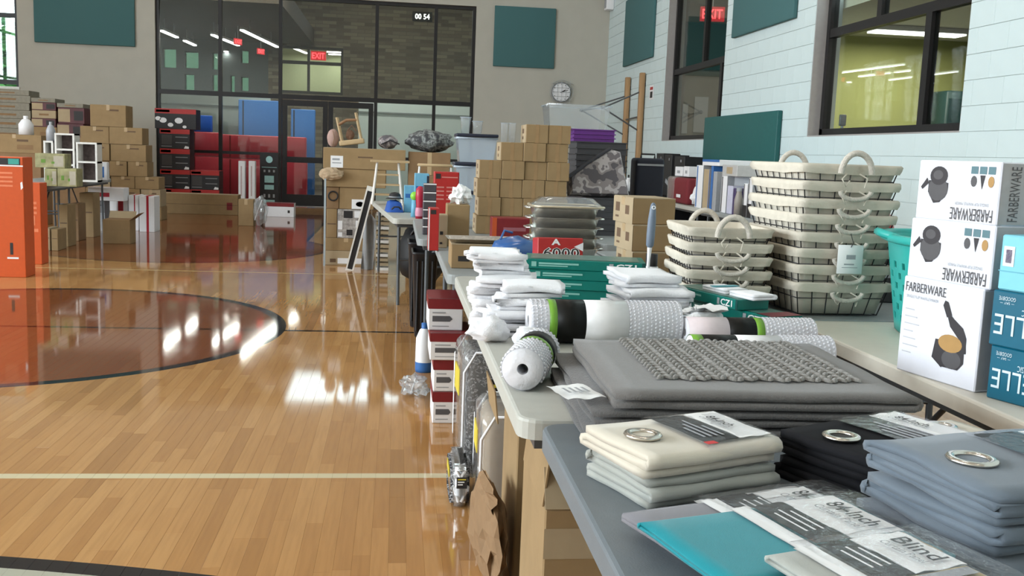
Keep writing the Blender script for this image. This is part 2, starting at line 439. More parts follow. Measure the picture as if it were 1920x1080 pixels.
# glass wall in the back wall
def glass_wall():
    y0, y1 = BWY+0.06, BWY+0.16; w = 0.07
    xs = [GX0, -3.67, -2.45, -0.47, 0.76, GX1-w]; ZR = 2.25
    mb = MB().box(GX0, GX0+w, y0, y1, 0, GZ1).box(GX1-w, GX1, y0, y1, 0, GZ1).box(GX0+w, GX1-w, y0, y1, GZ1-w, GZ1)
    fo = struct(mb.build('window_3', DARKF))
    for x in (-3.67, -2.45, -0.47, 0.76): MB().box(x-w/2, x+w/2, y0+.005, y1-.005, 0, GZ1-w).build('mullion', DARKF, fo)
    MB().box(GX0+w, GX1-w, y0-.004, y1+.004, ZR, ZR+0.09).build('transom', DARKF, fo)
    e = [GX0+w, -3.67-w/2, -3.67+w/2, -2.45-w/2, -2.45+w/2, -0.47-w/2, -0.47+w/2, 0.76-w/2, 0.76+w/2, GX1-w]
    for i in range(5):
        a, b = e[2*i], e[2*i+1]
        MB().box(a, b, y0+.045, y0+.053, ZR+.09, GZ1-w).build('pane', GLASS, fo)
        if i != 2:
            MB().box(a, b, y0+.01, y1-.01, 1.06, 1.12).build('transom', DARKF, fo)
            MB().box(a, b, y0+.045, y0+.053, 1.12, ZR).build('pane', GLASS, fo)
            MB().box(a, b, y0+.045, y0+.053, 0.1, 1.06).build('pane', GLASS, fo)
            MB().box(a, b, y0+.01, y1-.01, 0.0, 0.1).build('bottom_rail', DARKF, fo)
    # double door between the middle mullions
    da, db = e[4], e[5]; mid = (da+db)/2
    STEEL = mat('brushed_steel', (0.55, 0.55, 0.53), 0.3, metal=1.0)
    for n, (a, b) in enumerate(((da+.01, mid-.006), (mid+.006, db-.01))):
        fr_ = MB().box(a, a+.1, y0, y1-.03, 0.02, ZR-.02).box(b-.1, b, y0, y1-.03, 0.02, ZR-.02).box(a+.1, b-.1, y0, y1-.03, ZR-.14, ZR-.02).box(a+.1, b-.1, y0, y1-.03, 0.02, .26)
        d = struct(fr_.build('door_%d' % (n+1), DARKF))
        MB().box(a+.1, b-.1, y0+.005, y1-.035, 0.93, 1.05).build('push_bar', DARKF, d)
        MB().box(a+.1, b-.1, y0+.03, y0+.038, 1.05, ZR-.14).build('pane', GLASS, d)
        MB().box(a+.1, b-.1, y0+.03, y0+.038, .26, .93).build('pane', GLASS, d)
        hx = b-.06 if n == 0 else a+.06
        MB().tube([(hx, y0-.02, .95), (hx, y0-.05, .97), (hx, y0-.05, 1.19), (hx, y0-.02, 1.21)], .012, 8).build('handle', STEEL, d)
glass_wall()
# far-left window in the back wall
mb = MB()
for x in (-10.4, -9.4, -8.5, -7.69): mb.box(x, x+0.07, BWY+.08, BWY+.16, 2.25, 4.20)
mb.box(-10.4, -7.62, BWY+.08, BWY+.16, 4.13, 4.20)
wo = struct(mb.build('window_4', DARKF))
for z in (2.30, 3.62): MB().box(-10.33, -7.69, BWY+.085, BWY+.155, z, z+.09).build('transom', DARKF, wo)
MB().box(-10.4, -7.6, BWY-.03, BWY+.08, 2.20, 2.252).build('sill', mat('white_sill', (.8, .82, .8), .5), wo)
MB().box(-10.33, -7.69, BWY+.11, BWY+.118, 2.39, 4.13).build('pane', GLASS, wo)
# ---- lobby behind the glass wall
def brick_mat(name, c1, c2, mortar, sx, sy):
    m, nt, b = newmat(name); tc = nt.nodes.new('ShaderNodeTexCoord'); mp = nt.nodes.new('ShaderNodeMapping')
    mp.inputs['Rotation'].default_value = (PI/2, 0, 0); nt.links.new(tc.outputs['Object'], mp.inputs[0])
    bt = nt.nodes.new('ShaderNodeTexBrick'); nt.links.new(mp.outputs[0], bt.inputs[0])
    bt.inputs['Scale'].default_value = 1.0; bt.inputs['Brick Width'].default_value = sx; bt.inputs['Row Height'].default_value = sy
    bt.inputs['Mortar Size'].default_value = 0.008; bt.inputs['Color1'].default_value = (*c1, 1); bt.inputs['Color2'].default_value = (*c2, 1); bt.inputs['Mortar'].default_value = (*mortar, 1)
    nt.links.new(bt.outputs[0], b.inputs['Base Color']); b.inputs['Roughness'].default_value = .8
    return m
BRICK = brick_mat('lobby_brick', (.26, .22, .15), (.11, .09, .065), (.13, .115, .085), 0.42, 0.105)
FY = 31.0
cl = []
def mirror_at(px, py, Y):
    d = ray(px, py); t = Y/d.y; return (d.x*t, -(CAMH+d.z*t))
_a = mirror_at(522, 700, FY); _b = mirror_at(690, 700, FY); _c = mirror_at(722, 700, FY); _d = mirror_at(748, 700, FY)
CLZ = _a[1]
wall_with_holes('wall_lobby_far', 'y', FY, FY+.3, -3.9, 5.5, 0, 8.5, [(_a[0], _b[0], CLZ, 8.2), (_c[0], _d[0], CLZ, 8.2), (-3.6, -1.68, 2.85, 4.25)], BRICK)
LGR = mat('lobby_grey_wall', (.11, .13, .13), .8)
far_holes = []
for (xa, xb, ya, yb) in ((305, 330, 92, 126), (346, 372, 98, 127), (346, 364, 140, 168), (398, 408, 100, 130), (398, 408, 140, 170), (432, 440, 142, 172), (452, 466, 95, 118), (452, 466, 145, 170)):
    p, q = gy(xa, yb, FY), gy(xb, ya, FY); far_holes.append((p.x, q.x, p.z, q.z))
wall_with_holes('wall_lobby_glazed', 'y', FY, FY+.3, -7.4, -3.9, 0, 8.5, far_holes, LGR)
n_ = 5
for h in far_holes:
    struct(MB().box(h[0], h[1], FY+.1, FY+.11, h[2], h[3]).build('window_%d' % n_, GLASS_D)); n_ += 1
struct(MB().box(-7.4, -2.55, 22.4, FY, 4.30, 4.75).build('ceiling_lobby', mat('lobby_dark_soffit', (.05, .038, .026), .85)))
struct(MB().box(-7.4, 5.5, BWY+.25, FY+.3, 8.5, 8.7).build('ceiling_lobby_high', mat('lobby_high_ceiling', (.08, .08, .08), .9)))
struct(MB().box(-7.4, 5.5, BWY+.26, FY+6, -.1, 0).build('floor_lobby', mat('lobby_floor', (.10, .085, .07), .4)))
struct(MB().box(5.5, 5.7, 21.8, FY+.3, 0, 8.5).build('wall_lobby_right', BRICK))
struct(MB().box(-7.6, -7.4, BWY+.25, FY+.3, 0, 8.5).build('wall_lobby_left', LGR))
PART = mat('lobby_partition_paint', (.50, .55, .53), .7, var=.02, scale=2)
pw = struct(MB().box(-6.0, -2.9, 23.4, 23.5, 0, 2.33).box(-0.9, 4.0, 23.4, 23.5, 0, 2.33).build('wall_lobby_low', PART))
MB().box(-6.0, -2.9, 23.37, 23.4, 2.10, 2.13).box(-0.9, 4.0, 23.37, 23.4, 2.10, 2.13).build('rail', mat('rail_line', (.2, .22, .22), .6), pw)
# lit room seen through the lobby's interior window
struct(MB().box(-4.0, -1.2, FY+3.0, FY+3.1, 0, 5).build('wall_far_room', mat('lime_room_paint', (.32, .36, .22), .8)))
struct(MB().box(-4.0, -1.2, FY+.3, FY+3, 4.45, 4.55).build('ceiling_far_room', CEILT))
struct(MB().box(-4.1, -4.0, FY+.3, FY+3, 0, 5).box(-1.2, -1.1, FY+.3, FY+3, 0, 5).build('wall_far_room_side', CEILT))
wf = struct(MB().box(-3.6, -1.68, FY+.02, FY+.1, 2.85, 2.93).box(-3.6, -1.68, FY+.02, FY+.1, 4.17, 4.25).box(-3.6, -3.53, FY+.02, FY+.1, 2.93, 4.17).box(-1.75, -1.68, FY+.02, FY+.1, 2.93, 4.17).build('window_20', DARKF))
MB().box(-2.75, -2.67, FY+.02, FY+.1, 2.93, 4.17).build('mullion', DARKF, wf)
MB().box(-3.53, -1.75, FY+.025, FY+.095, 3.72, 3.82).build('transom', DARKF, wf)
# strip lights
LAMP = mat('strip_light_diffuser', (1, 1, 1), .5, emit=(1, .96, .94), es=6)
LAMPH = mat('lamp_housing', (.5, .5, .5), .5)
def strip_light(p, q, label, group, w=.05, e=15):
    p, q = Vector(p), Vector(q); c = (p+q)/2; L = (q-p).length
    t = thing('strip_light', label, 'light', c, math.atan2((q-p).y, (q-p).x), group)
    MB().box(-L/2, L/2, -w, w, 0.012, .07).build('housing', LAMPH, t)
    MB().box(-L/2+.01, L/2-.01, -w*.9, w*.9, -.02, .012).build('diffuser', LAMP, t)
    MB().tube([(-L*.3, 0, .07), (-L*.3, 0, .45)], .006, 5).build('hanger', LAMPH, t); MB().tube([(L*.3, 0, .07), (L*.3, 0, .45)], .006, 5).build('hanger', LAMPH, t)
    l = bpy.data.lights.new('strip_light_glow', 'AREA'); l.shape = 'RECTANGLE'; l.size = L; l.size_y = .1; l.energy = e*L; l.color = (1, .95, .9)
    lo = obj('strip_light_glow', l, t, (0, 0, -.03))
    return t
for (a, b, c, d) in ((302, 57, 332, 70), (346, 76, 366, 85), (398, 65, 412, 71), (417, 73, 447, 85), (453, 56, 520, 88), (422, 96, 446, 103)):
    strip_light(gz(a, b, 3.98), gz(c, d, 3.98), 'glowing linear pendant light under the dark lobby soffit behind the glass wall', 'linear pendant lights in the lobby')
for y in (FY+.9, FY+1.7, FY+2.5):
    strip_light((-2.3, y, 4.28), (-1.4, y, 4.28), 'short ceiling strip light in the lit room beyond the lobby', 'strip lights of the far lit room', e=14)
strip_light((-3.3, FY+.7, 4.28), (-3.0, FY+2.6, 4.28), 'long strip light running inward in the lit room beyond the lobby', None, e=14)
for k, (x, y) in enumerate(((0.6, 25.6), (3.0, 27.5), (-0.8, 28.5))):  # added lamps, hidden above the glass, that brighten the lobby brick
    t = thing('added_pendant_lamp', ['round pendant lamp added out of view near the lobby glass wall', 'round pendant lamp added out of view at the lobby right side', 'round pendant lamp added out of view near the far lobby wall'][k], 'lamp', (x, y, 6.6))
    MB().lathe([(.02, .30), (.05, .28), (.30, .06), (.32, 0), (.30, .01)], 24).build('shade', LAMPH, t); MB().lathe([(.29, .02), (0, .02)], 24).build('diffuser', LAMP, t); MB().tube([(0, 0, .3), (0, 0, 1.9)], .012, 5).build('hanger', LAMPH, t)
    l = bpy.data.lights.new('added_pendant_glow', 'AREA'); l.shape = 'DISK'; l.size = .5; l.energy = 24; l.color = (1, .92, .78); obj('added_pendant_glow', l, t, (0, 0, -.02))
for k, x in enumerate((-4.0, -1.9, 0.4)):  # added lamps, hidden from the camera, that light the partition and mats
    strip_light((x-.7, 22.0, 5.6), (x+.7, 22.0, 5.6), 'strip light added out of view above the glass wall to light the lobby', 'added lights above the glass wall', .06, 80)
# high-bay lamps added out of view to fill the gym with light
for (x, y) in FILL_LAMPS:
    t = thing('added_high_bay_lamp', 'unseen flat rectangular lamp added under the gym ceiling for light', 'lamp', (x, y, CEIL-.5), 0, 'added gym ceiling lamps')
    MB().bevbox(-.6, .6, -.3, .3, 0, .08, .01, 1).build('housing', LAMPH, t)
    MB().box(-.57, .57, -.27, .27, -.012, 0).build('diffuser', mat('added_high_bay_diffuser', (1, 1, 1), .5, emit=(1, .97, .92), es=6), t)
    for sx in (-.5, .5): MB().tube([(sx, 0, .08), (sx, 0, .5)], .01, 5).build('hanger', LAMPH, t)
    l = bpy.data.lights.new('added_high_bay_glow', 'AREA'); l.shape = 'RECTANGLE'; l.size = 1.1; l.size_y = .5; l.energy = 28; l.color = (1, .93, .84)
    obj('added_high_bay_glow', l, t, (0, 0, -.02))
# ================================================================== BUILDERS FOR THE GOODS
from mathutils import noise as mnoise
def nz3(x, y, z=0.0): return mnoise.noise(Vector((x, y, z)))
def place(A, B, z0):
    a, b = gz(*A, z0), gz(*B, z0); d = b-a
    return a, math.hypot(d.x, d.y), math.atan2(d.y, d.x)
def zat(a, px, py):
    """height of the pixel's ray where it passes the upright plane through point a"""
    d = ray(px, py); L = math.hypot(a.x, a.y); fx, fy = a.x/L, a.y/L
    t = L/(d.x*fx+d.y*fy); return CAMH+d.z*t
CARD = mat('corrugated_cardboard', (0.30, 0.200, 0.098), 0.85, var=0.07, scale=9, bump=0.05, bscale=60)
CARD2 = mat('pale_cardboard', (0.40, 0.31, 0.195), 0.85, var=0.06, scale=9, bump=0.05, bscale=60)
CARD3 = mat('dark_cardboard', (0.25, 0.15, 0.075), 0.85, var=0.08, scale=9)
TAPE = mat('parcel_tape', (0.46, 0.33, 0.19), 0.28, var=0.03)
INK = mat('black_print', (0.025, 0.022, 0.022), 0.6)
INKB = mat('brown_box_print', (0.14, 0.085, 0.05), 0.8)
GREYP = mat('grey_print', (0.33, 0.34, 0.36), 0.6)
WHITE = mat('white_card', (0.78, 0.78, 0.80), 0.45, var=0.02)
WHITEP = mat('white_paper', (0.80, 0.80, 0.80), 0.7, var=0.02)
RED = mat('red_card', (0.42, 0.022, 0.02), 0.45, var=0.05)
DRED = mat('dark_red_card', (0.20, 0.014, 0.018), 0.45, var=0.06)
BLACKC = mat('black_card', (0.018, 0.017, 0.019), 0.5, var=0.1)
BLUE = mat('blue_card', (0.035, 0.14, 0.40), 0.45, var=0.05)
SKY = mat('light_blue_card', (0.16, 0.42, 0.60), 0.45, var=0.05)
SILV = mat('silver_metal', (0.62, 0.62, 0.62), 0.25, metal=1.0, var=0.03)
class Box:
    """a box in its own frame: x along its front, y away from the front, z up"""
    def __init__(s, name, label, cat, a, w, d, h, rz=0.0, m=None, group=None, bev=0.004, ex=0.0):
        s.w, s.d, s.h = w, d, h
        s.t = thing(name, label, cat, a, rz, group)
        s.body = MB().bevbox(0, w, 0, d, 0, h, min(bev, h*.2), 1, smooth=False).build('body', m or CARD, s.t)
    def fm(s, face, lift=0.0012):
        w, d, h = s.w, s.d, s.h; e = lift
        if face == 'f': return lambda u, v: Vector((u*w, -e, v*h)), w, h
        if face == 'l': return lambda u, v: Vector((-e, d-u*d, v*h)), d, h
        if face == 'r': return lambda u, v: Vector((w+e, u*d, v*h)), d, h
        if face == 't': return lambda u, v: Vector((u*w, v*d, h+e)), w, d
    def poly(s, face, pts, m, name='print', lift=0.0012):
        f, _, _ = s.fm(face, lift); vs = [f(u, v) for u, v in pts]
        return MB().add(vs, [tuple(range(len(vs)))]).build(name, m, s.t)
    def patch(s, face, u0, u1, v0, v1, m, name='print', lift=0.0012):
        return s.poly(face, [(u0, v0), (u1, v0), (u1, v1), (u0, v1)], m, name, lift)
    def rects(s, face, rs, m, name='print', lift=0.0014):
        f, _, _ = s.fm(face, lift); mb = MB()
        if len(rs) <= 4:
            return [s.patch(face, *r_, m, name, lift) for r_ in rs]
        for (u0, u1, v0, v1) in rs: mb.add([f(u0, v0), f(u1, v0), f(u1, v1), f(u0, v1)], [(0, 1, 2, 3)])
        return mb.build(name, m, s.t)
    def text(s, face, u, v, wu, hv, body, m, flip=False, name='lettering', bold=0.012, rot=0.0, lift=0.0018):
        f, W, H = s.fm(face, lift); c = f(u, v); ux = (f(1, 0)-f(0, 0)).normalized(); uy = (f(0, 1)-f(0, 0)).normalized(); un = ux.cross(uy)
        M = Matrix.Translation(c) @ Matrix((ux, uy, un)).transposed().to_4x4() @ Matrix.Rotation((PI if flip else 0)+rot, 4, 'Z')
        return text_on(body, wu*W, hv*H, M, name, m, s.t, bold)
    def tape(s, along='x', front=0.25):
        w, d, h = s.w, s.d, s.h; tw = 0.024
        if along == 'y':
            MB().box(w/2-tw, w/2+tw, -0.001, d+.001, h, h+.0012).box(w/2-tw, w/2+tw, -.0014, 0, h*(1-front), h+.0012).build('tape', TAPE, s.t)
        else:
            MB().box(-.001, w+.001, d/2-tw, d/2+tw, h, h+.0012).box(-.0014, 0, d/2-tw, d/2+tw, h*(1-front), h+.0012).build('tape', TAPE, s.t)
        return s
    def flaps(s, m=None, along='x', gap=0.003):
        w, d, h = s.w, s.d, s.h; m = m or CARD
        if along == 'x':
            MB().box(.001, w-.001, .001, d/2-gap, h-.001, h+.0035).build('flap', m, s.t); MB().box(.001, w-.001, d/2+gap, d-.001, h-.001, h+.0035).build('flap', m, s.t)
        else:
            MB().box(.001, w/2-gap, .001, d-.001, h-.001, h+.0035).build('flap', m, s.t); MB().box(w/2+gap, w-.001, .001, d-.001, h-.001, h+.0035).build('flap', m, s.t)
        return s
def pbox(name, label, cat, A, B, z0, top, depth, m=None, group=None, hh=None, **k):
    a = gz(*A, z0); w = gy(B[0], B[1], a.y).x-a.x; rz = 0.0
    h = hh if hh else zat(a, A[0], top)-z0
    return Box(name, label, cat, a, w, depth, h, rz, m, group, **k)
def carton(label, A, B, z0, top, depth, m=None, group=None, name='cardboard_carton', along='x', tape=True, hh=None):
    b = pbox(name, label, 'box', A, B, z0, top, depth, m or CARD, group, hh)
    b.flaps(m or CARD, along)
    if tape: b.tape(along, .2)
    return b
def folded(w, d, n, t, gap=0.001, nx=10, jit=0.004, seed=0.0, ends=None, npl=8, sag=0.0, first=1):
    """cloth folded n times: a serpentine sheet of thickness t, folds at y=0 and y=d, swept along x"""
    path = []; y0s = [0]*n
    for i in range(n):
        z = i*(t+gap)+t/2; fwd = (i % 2 == 0) == (first == 1)
        ys = [d*(k/(npl-1)) for k in range(npl)]
        r = (t+gap)/2
        ys = [r+(d-2*r)*k/(npl-1) for k in range(npl)]
        if not fwd: ys = ys[::-1]
        path += [(y, z, i) for y in ys]
        if i < n-1:
            c = ys[-1]; sg = 1 if fwd else -1
            for k in range(1, 4):
                a = -PI/2+PI*k/4; path.append((c+sg*r*math.cos(a)*1.0, z+r+r*math.sin(a), i+.5))
    L = len(path); mb = MB(); vs = []; fs = []
    nrm = []
    for i in range(L):
        a, b = path[max(i-1, 0)], path[min(i+1, L-1)]; ty, tz = b[0]-a[0], b[1]-a[1]; q = math.hypot(ty, tz) or 1
        nrm.append((-tz/q, ty/q))
    for j in range(nx):
        x = w*j/(nx-1)
        for side in (1, -1):
            for i in range(L):
                y, z, li = path[i]; e = nz3(x*9+seed, y*9, seed*3.1)
                dz = jit*nz3(x*7+seed, y*7, z*4+seed)*0.9*(0.4+z*3) - sag*(1-math.cos(2*PI*(x/w-.5)))*.5*0
                dx = jit*1.6*nz3(seed+li*1.7, y*8, 5+seed)*(1 if j in (0, nx-1) else 0.2)
                dy = jit*1.5*nz3(x*6+seed, li*2.1, 9.0+seed)
                vs.append((x+dx, y+dy+side*nrm[i][0]*t/2, max(0.0002, z+dz*(0.2 if i < npl else 1)+side*nrm[i][1]*t*.5)))
    S = 2*L
    for j in range(nx-1):
        for i in range(L-1):
            a = j*S+i; b = a+S
            fs.append((a, a+1, b+1, b)); a2 = a+L; b2 = b+L; fs.append((a2+1, a2, b2, b2+1))
        for e in (0, L-1):
            a = j*S+e; b = a+S
            q = (a, b, b+L, a+L); fs.append(q if e == 0 else q[::-1])
    for j in (0, nx-1):
        for i in range(L-1):
            a = j*S+i; q = (a, a+L, a+L+1, a+1); fs.append(q if j == 0 else q[::-1])
    mb.add(vs, fs, True); mb.top = n*(t+gap)
    return mb
def ring(R, r, M=None, n=24, m=8):
    mb = MB(); vs, fs = [], []
    for i in range(n):
        for k in range(m):
            a, b = 2*PI*i/n, 2*PI*k/m; q = R+r*math.cos(b); vs.append((q*math.cos(a), q*math.sin(a), r*.55*math.sin(b)))
    for i in range(n):
        for k in range(m): fs.append((i*m+k, ((i+1) % n)*m+k, ((i+1) % n)*m+(k+1) % m, i*m+(k+1) % m))
    return mb.add(vs, fs, True, M)
def pillow(w, d, h, seed=0.0, amp=.25, n=9):
    """soft bulging bag lying on its base"""
    mb = MB()
    def f(u, v, top):
        x, y = u*w, v*d; e = (max(0, 1-(2*u-1)**4)*max(0, 1-(2*v-1)**4))**.5
        q = 1+amp*nz3(u*4+seed, v*4, seed)
        return (x, y, h*e*q*(.98 if top else 0)+(0.0 if top else 0))
    mb.grid(n, n, lambda u, v: f(u, v, True)); mb.grid(n, n, lambda u, v: (u*w, v*d, 0), flip=True); return mb
def crumple(w, d, h, seed=0.0, amp=.3, n=12, sharp=True):
    """crumpled paper or film heap: closed faceted blob"""
    bm = bmesh.new(); bmesh.ops.create_icosphere(bm, subdivisions=3, radius=1)
    for v in bm.verts:
        c = v.co.copy(); q = 1+amp*nz3(c.x*2.3+seed, c.y*2.3, c.z*2.3)+amp*.6*nz3(c.x*6+seed, c.y*6, c.z*6)
        c *= q; v.co = Vector((c.x*w/2, c.y*d/2, max(0, (c.z+1)*h/2)))
    mb = MB(); mb.bm(bm, not sharp); return mb
# ================================================================== FOLDING TABLES
TUBE_M = mat('grey_table_tube', (0.10, 0.11, 0.12), 0.4, metal=0.4)
def table(label, x0, x1, y0, y1, m, rz=0.0, zt=0.74, ins=(.22, .22), inx=.07, splay=0.0, strut=True):
    w, d = x1-x0, y1-y0
    t = thing('folding_table', label, 'table', (x0, y0, 0), rz)
    bm = bmesh.new(); bmesh.ops.create_cube(bm, size=1)
    for v in bm.verts: v.co = Vector(((v.co.x+.5)*w, (v.co.y+.5)*d, zt-.045+(v.co.z+.5)*.045))
    bmesh.ops.bevel(bm, geom=[e for e in bm.edges if abs(e.verts[0].co.z-e.verts[1].co.z) > .02], offset=.05, segments=5, profile=.5, affect='EDGES')
    bmesh.ops.bevel(bm, geom=[e for e in bm.edges if e.verts[0].co.z > zt-.001 and e.verts[1].co.z > zt-.001 and e.is_manifold and len({round(f.normal.z) for f in e.link_faces}) == 2], offset=.008, segments=2, profile=.5, affect='EDGES')
    MB().bm(bm, False).build('table_top', m, t)
    MB().box(.04, w-.04, .04, d-.04, zt-.075, zt-.044).build('apron', TUBE_M, t)
    for (ya, sg) in ((ins[0], 1), (d-ins[1], -1)):
        for xa, so in ((inx, -1), (w-inx, 1)):
            MB().tube([(xa-so*splay*.5, ya, zt-.06), (xa, ya, .35), (xa+so*splay*.5, ya-.03*sg, .0)], .014, 8).build('leg', TUBE_M, t)
        MB().tube([(inx, ya, .38), (w-inx, ya, .38)], .010, 6).build('leg_brace', TUBE_M, t)
        if strut: MB().tube([(w/2, ya, .38), (w/2, ya+.33*sg, zt-.06)], .010, 6).build('fold_strut', TUBE_M, t)
    return t
T_DARK = mat('dark_grey_table_plastic', (0.150, 0.175, 0.195), 0.45, var=0.04, bump=0.06, bscale=300)
T_LIGHT = mat('light_grey_table_plastic', (0.45, 0.45, 0.41), 0.5, var=0.04, bump=0.06, bscale=300)
T_MID = mat('mid_grey_table_plastic', (0.27, 0.29, 0.29), 0.5, var=0.04, bump=0.06, bscale=300)
T_CREAM = mat('cream_table_plastic', (0.66, 0.62, 0.54), 0.45, var=0.03, bump=0.06, bscale=300)
ZT = 0.74
table('dark grey folding table under the curtain packs', 0.31, 1.10, 0.12, 2.00, T_DARK, splay=.34, inx=.09, strut=False)
table('light grey folding table under the white towels and bubble wrap rolls', 0.27, 1.17, 2.02, 4.44, T_LIGHT, ins=(.73, .23), inx=.14, strut=False)
table('grey folding table under the pan stack', 0.24, 1.17, 4.47, 6.24, T_MID, ins=(.55, .22))
table('grey folding table under the carton pyramid', 0.14, 1.30, 6.26, 8.03, T_MID)
table('pale grey folding table with blue packs, its legs folded against the dark', -0.02, 0.90, 8.06, 10.70, T_LIGHT, 0.09)
table('grey folding table under the dark tray stack', 1.33, 2.10, 6.26, 8.05, T_MID)
table('cream folding table under the waffle maker boxes', 1.42, 2.24, 1.45, 3.38, T_CREAM)
table('grey folding table under the two basket stacks', 1.19, 2.20, 3.40, 5.80, T_MID)
table('grey folding table by the block wall, carrying a row of boxed books', 3.50, 4.30, 9.30, 11.25, T_MID)
table('pale folding table by the block wall, carrying the dark red bedding bag', 3.52, 4.30, 11.28, 13.25, T_LIGHT)
# ================================================================== CURTAIN PACKS, MATS (front table)
FILM = clear_mat('clear_film', (0.97, 0.97, 0.98), 0.14, .65, haze=0.03, hazecol=(.9, .9, .92), bump=0.5, bscale=60, ior=1.5)
FILM2 = clear_mat('soft_clear_plastic', (0.93, 0.95, 0.96), 0.08, 1.4, haze=0.22, hazecol=(.85, .87, .9), bump=0.12, bscale=22, ior=1.45)
def cloth(name, col, rough=.85, sheen=.2, bs=700): return mat(name, col, rough, var=.04, scale=14, bump=.12, bscale=bs, sheen=sheen, spec=.2)
CREAM = cloth('cream_curtain', (.60, .55, .46)); PALEG = cloth('pale_grey_lining', (.36, .37, .34)); BLK = cloth('black_curtain', (.008, .008, .010), .9, 0.0)
SLATE = cloth('slate_blue_curtain', (.135, .165, .20)); TEALC = cloth('teal_curtain', (.0, .225, .27), .6); MAUVE = cloth('grey_mauve_curtain', (.19, .185, .205))
CHROME = mat('brushed_nickel', (.62, .58, .52), .22, metal=1.0, var=.02)
def sheet(parent, name, w, d, z, m, x0=0, y0=0, bend=0.003, seed=0.0, rz=0.0, n=8, t=.0006):
    mb = MB(); M = TR(x0, y0, z, rz=rz)
    f = lambda u, v: (u*w, v*d, bend*nz3(u*3+seed, v*3, seed))
    mb.grid(n, n, f, True, M); mb.grid(n, n, lambda u, v: (u*w, v*d, f(u, v)[2]-t), True, M, flip=True)
    return mb.build(name, m, parent)
def curtain_pack(label, loc, rz, w, d, n, t, m, seed, grom=None, sleeve=None, m2=None, tilt=0.0, group=None, insert=True, flip=1):
    T = thing('curtain_pack', label, 'curtain', loc, (tilt, 0, rz), group)
    mb = folded(w, d, n, t, .0012, 12, .010 if m is SLATE else .006, seed, npl=7, first=flip); H = mb.top
    mb.build('folded_fabric', m, T)
    if m2: folded(w*.97, d*.96, 2, t*.8, .001, 10, .005, seed+4, npl=6).build('lining', m2, T, (0.006, 0.004, -2*t*.8-.004))
    if grom:
        g = ring(grom[2], .0075, TR(grom[0], grom[1], H+.0035)).build('grommet', CHROME, T)
        MB().lathe([(0.0, 0), (grom[2]-.002, 0)], 20, TR(grom[0], grom[1], H+.0022)).build('eyelet_opening', mat('eyelet_shadow_cloth', (.05, .05, .05), .9) if m is BLK else m, g)
    if sleeve:
        x0, x1 = sleeve
        mb = MB()
        def f(u, v):
            a = 2*PI*v; cx, cy = (x0+x1)/2, d/2
            e = lambda c: math.copysign(abs(c)**.35, c)
            y = cy+e(math.cos(a))*(d/2+.005); z = H/2+e(math.sin(a))*(H/2+.005)
            return (x0+(x1-x0)*u+.003*nz3(v*5, seed), y+.004*nz3(u*8+seed, v*9, 3), z+.003*nz3(u*9, v*14+seed, 7))
        mb.grid(10, 25, f, True)
        so = mb.build('plastic_sleeve', FILM, T)
        if insert:
            L = x1-x0
            c1 = sheet(T, 'insert_card', L*.46, d*.80, H+.004, BLACKC, x0+.008, d*.1, .002, seed)
            c2 = sheet(T, 'insert_card', L*.44, d*.80, H+.0042, WHITEP, x0+.008+L*.47, d*.1, .002, seed+1)
            mbx = MB()
            for k in range(4): mbx.box(x0+.02+k*L*.085, x0+.02+k*L*.085+L*.03, d*.2, d*(.5+.1*(k % 3)), H+.0062, H+.0066)
            mbx.build('print_lines', GREYP, T)
            text_on('84-Inch', d*.34, L*.13, TR(x0+.008+L*.66, d*.55, H+.0078, rz=-PI/2), 'lettering', INK, T)
            text_on('Curtain Panel', d*.40, L*.06, TR(x0+.008+L*.56, d*.55, H+.0078, rz=-PI/2), 'lettering', GREYP, T)
            MB().box(x0+.004, x0+L*.16, d*.03, d*.10, H+.0045, H+.005).build('red_logo_tab', mat('bright_red_print', (.6, .04, .04), .5), T)
    return T
def yawto(p, q): return math.atan2(q.y-p.y, q.x-p.x)
# cream pack with grommet
p, q = gz(1185, 862, .82), gz(1412, 800, .82)
curtain_pack('cream grommet curtain in a clear sleeve, on top of a pale grey folded one', (.405, 1.475, .794), .36, .275, .195, 3, .012, CREAM, 1.3, (.055, .095, .026), (.12, .275))
curtain_pack('pale grey folded curtain lying under the cream grommet curtain', (.415, 1.478, ZT+.001), .36, .265, .195, 4, .0108, PALEG, 2.2)
# black pack
p = gz(1600, 872, .83); q = gz(1404, 800, .83)
BA = math.atan2(p.y-q.y, p.x-q.x)
a = math.atan2(gz(1690, 800, .83).y-p.y, gz(1690, 800, .83).x-p.x)
curtain_pack('black grommet curtain in a clear sleeve, lying between the cream and the slate blue ones', (.772, 1.462, .789), .43, .26, .205, 3, .013, BLK, 3.1, (.055, .11, .026), (.13, .30))
curtain_pack('black folded curtain lying under the black grommet curtain', (.775, 1.465, ZT+.001), .43, .26, .205, 3, .0132, BLK, 3.9)
# cream pack behind the black one
curtain_pack('cream grommet curtain standing out from behind the black curtain pack', (1.005, 1.665, ZT+.001), .30, .13, .10, 5, .0125, CREAM, 8.4, (.06, .05, .022))
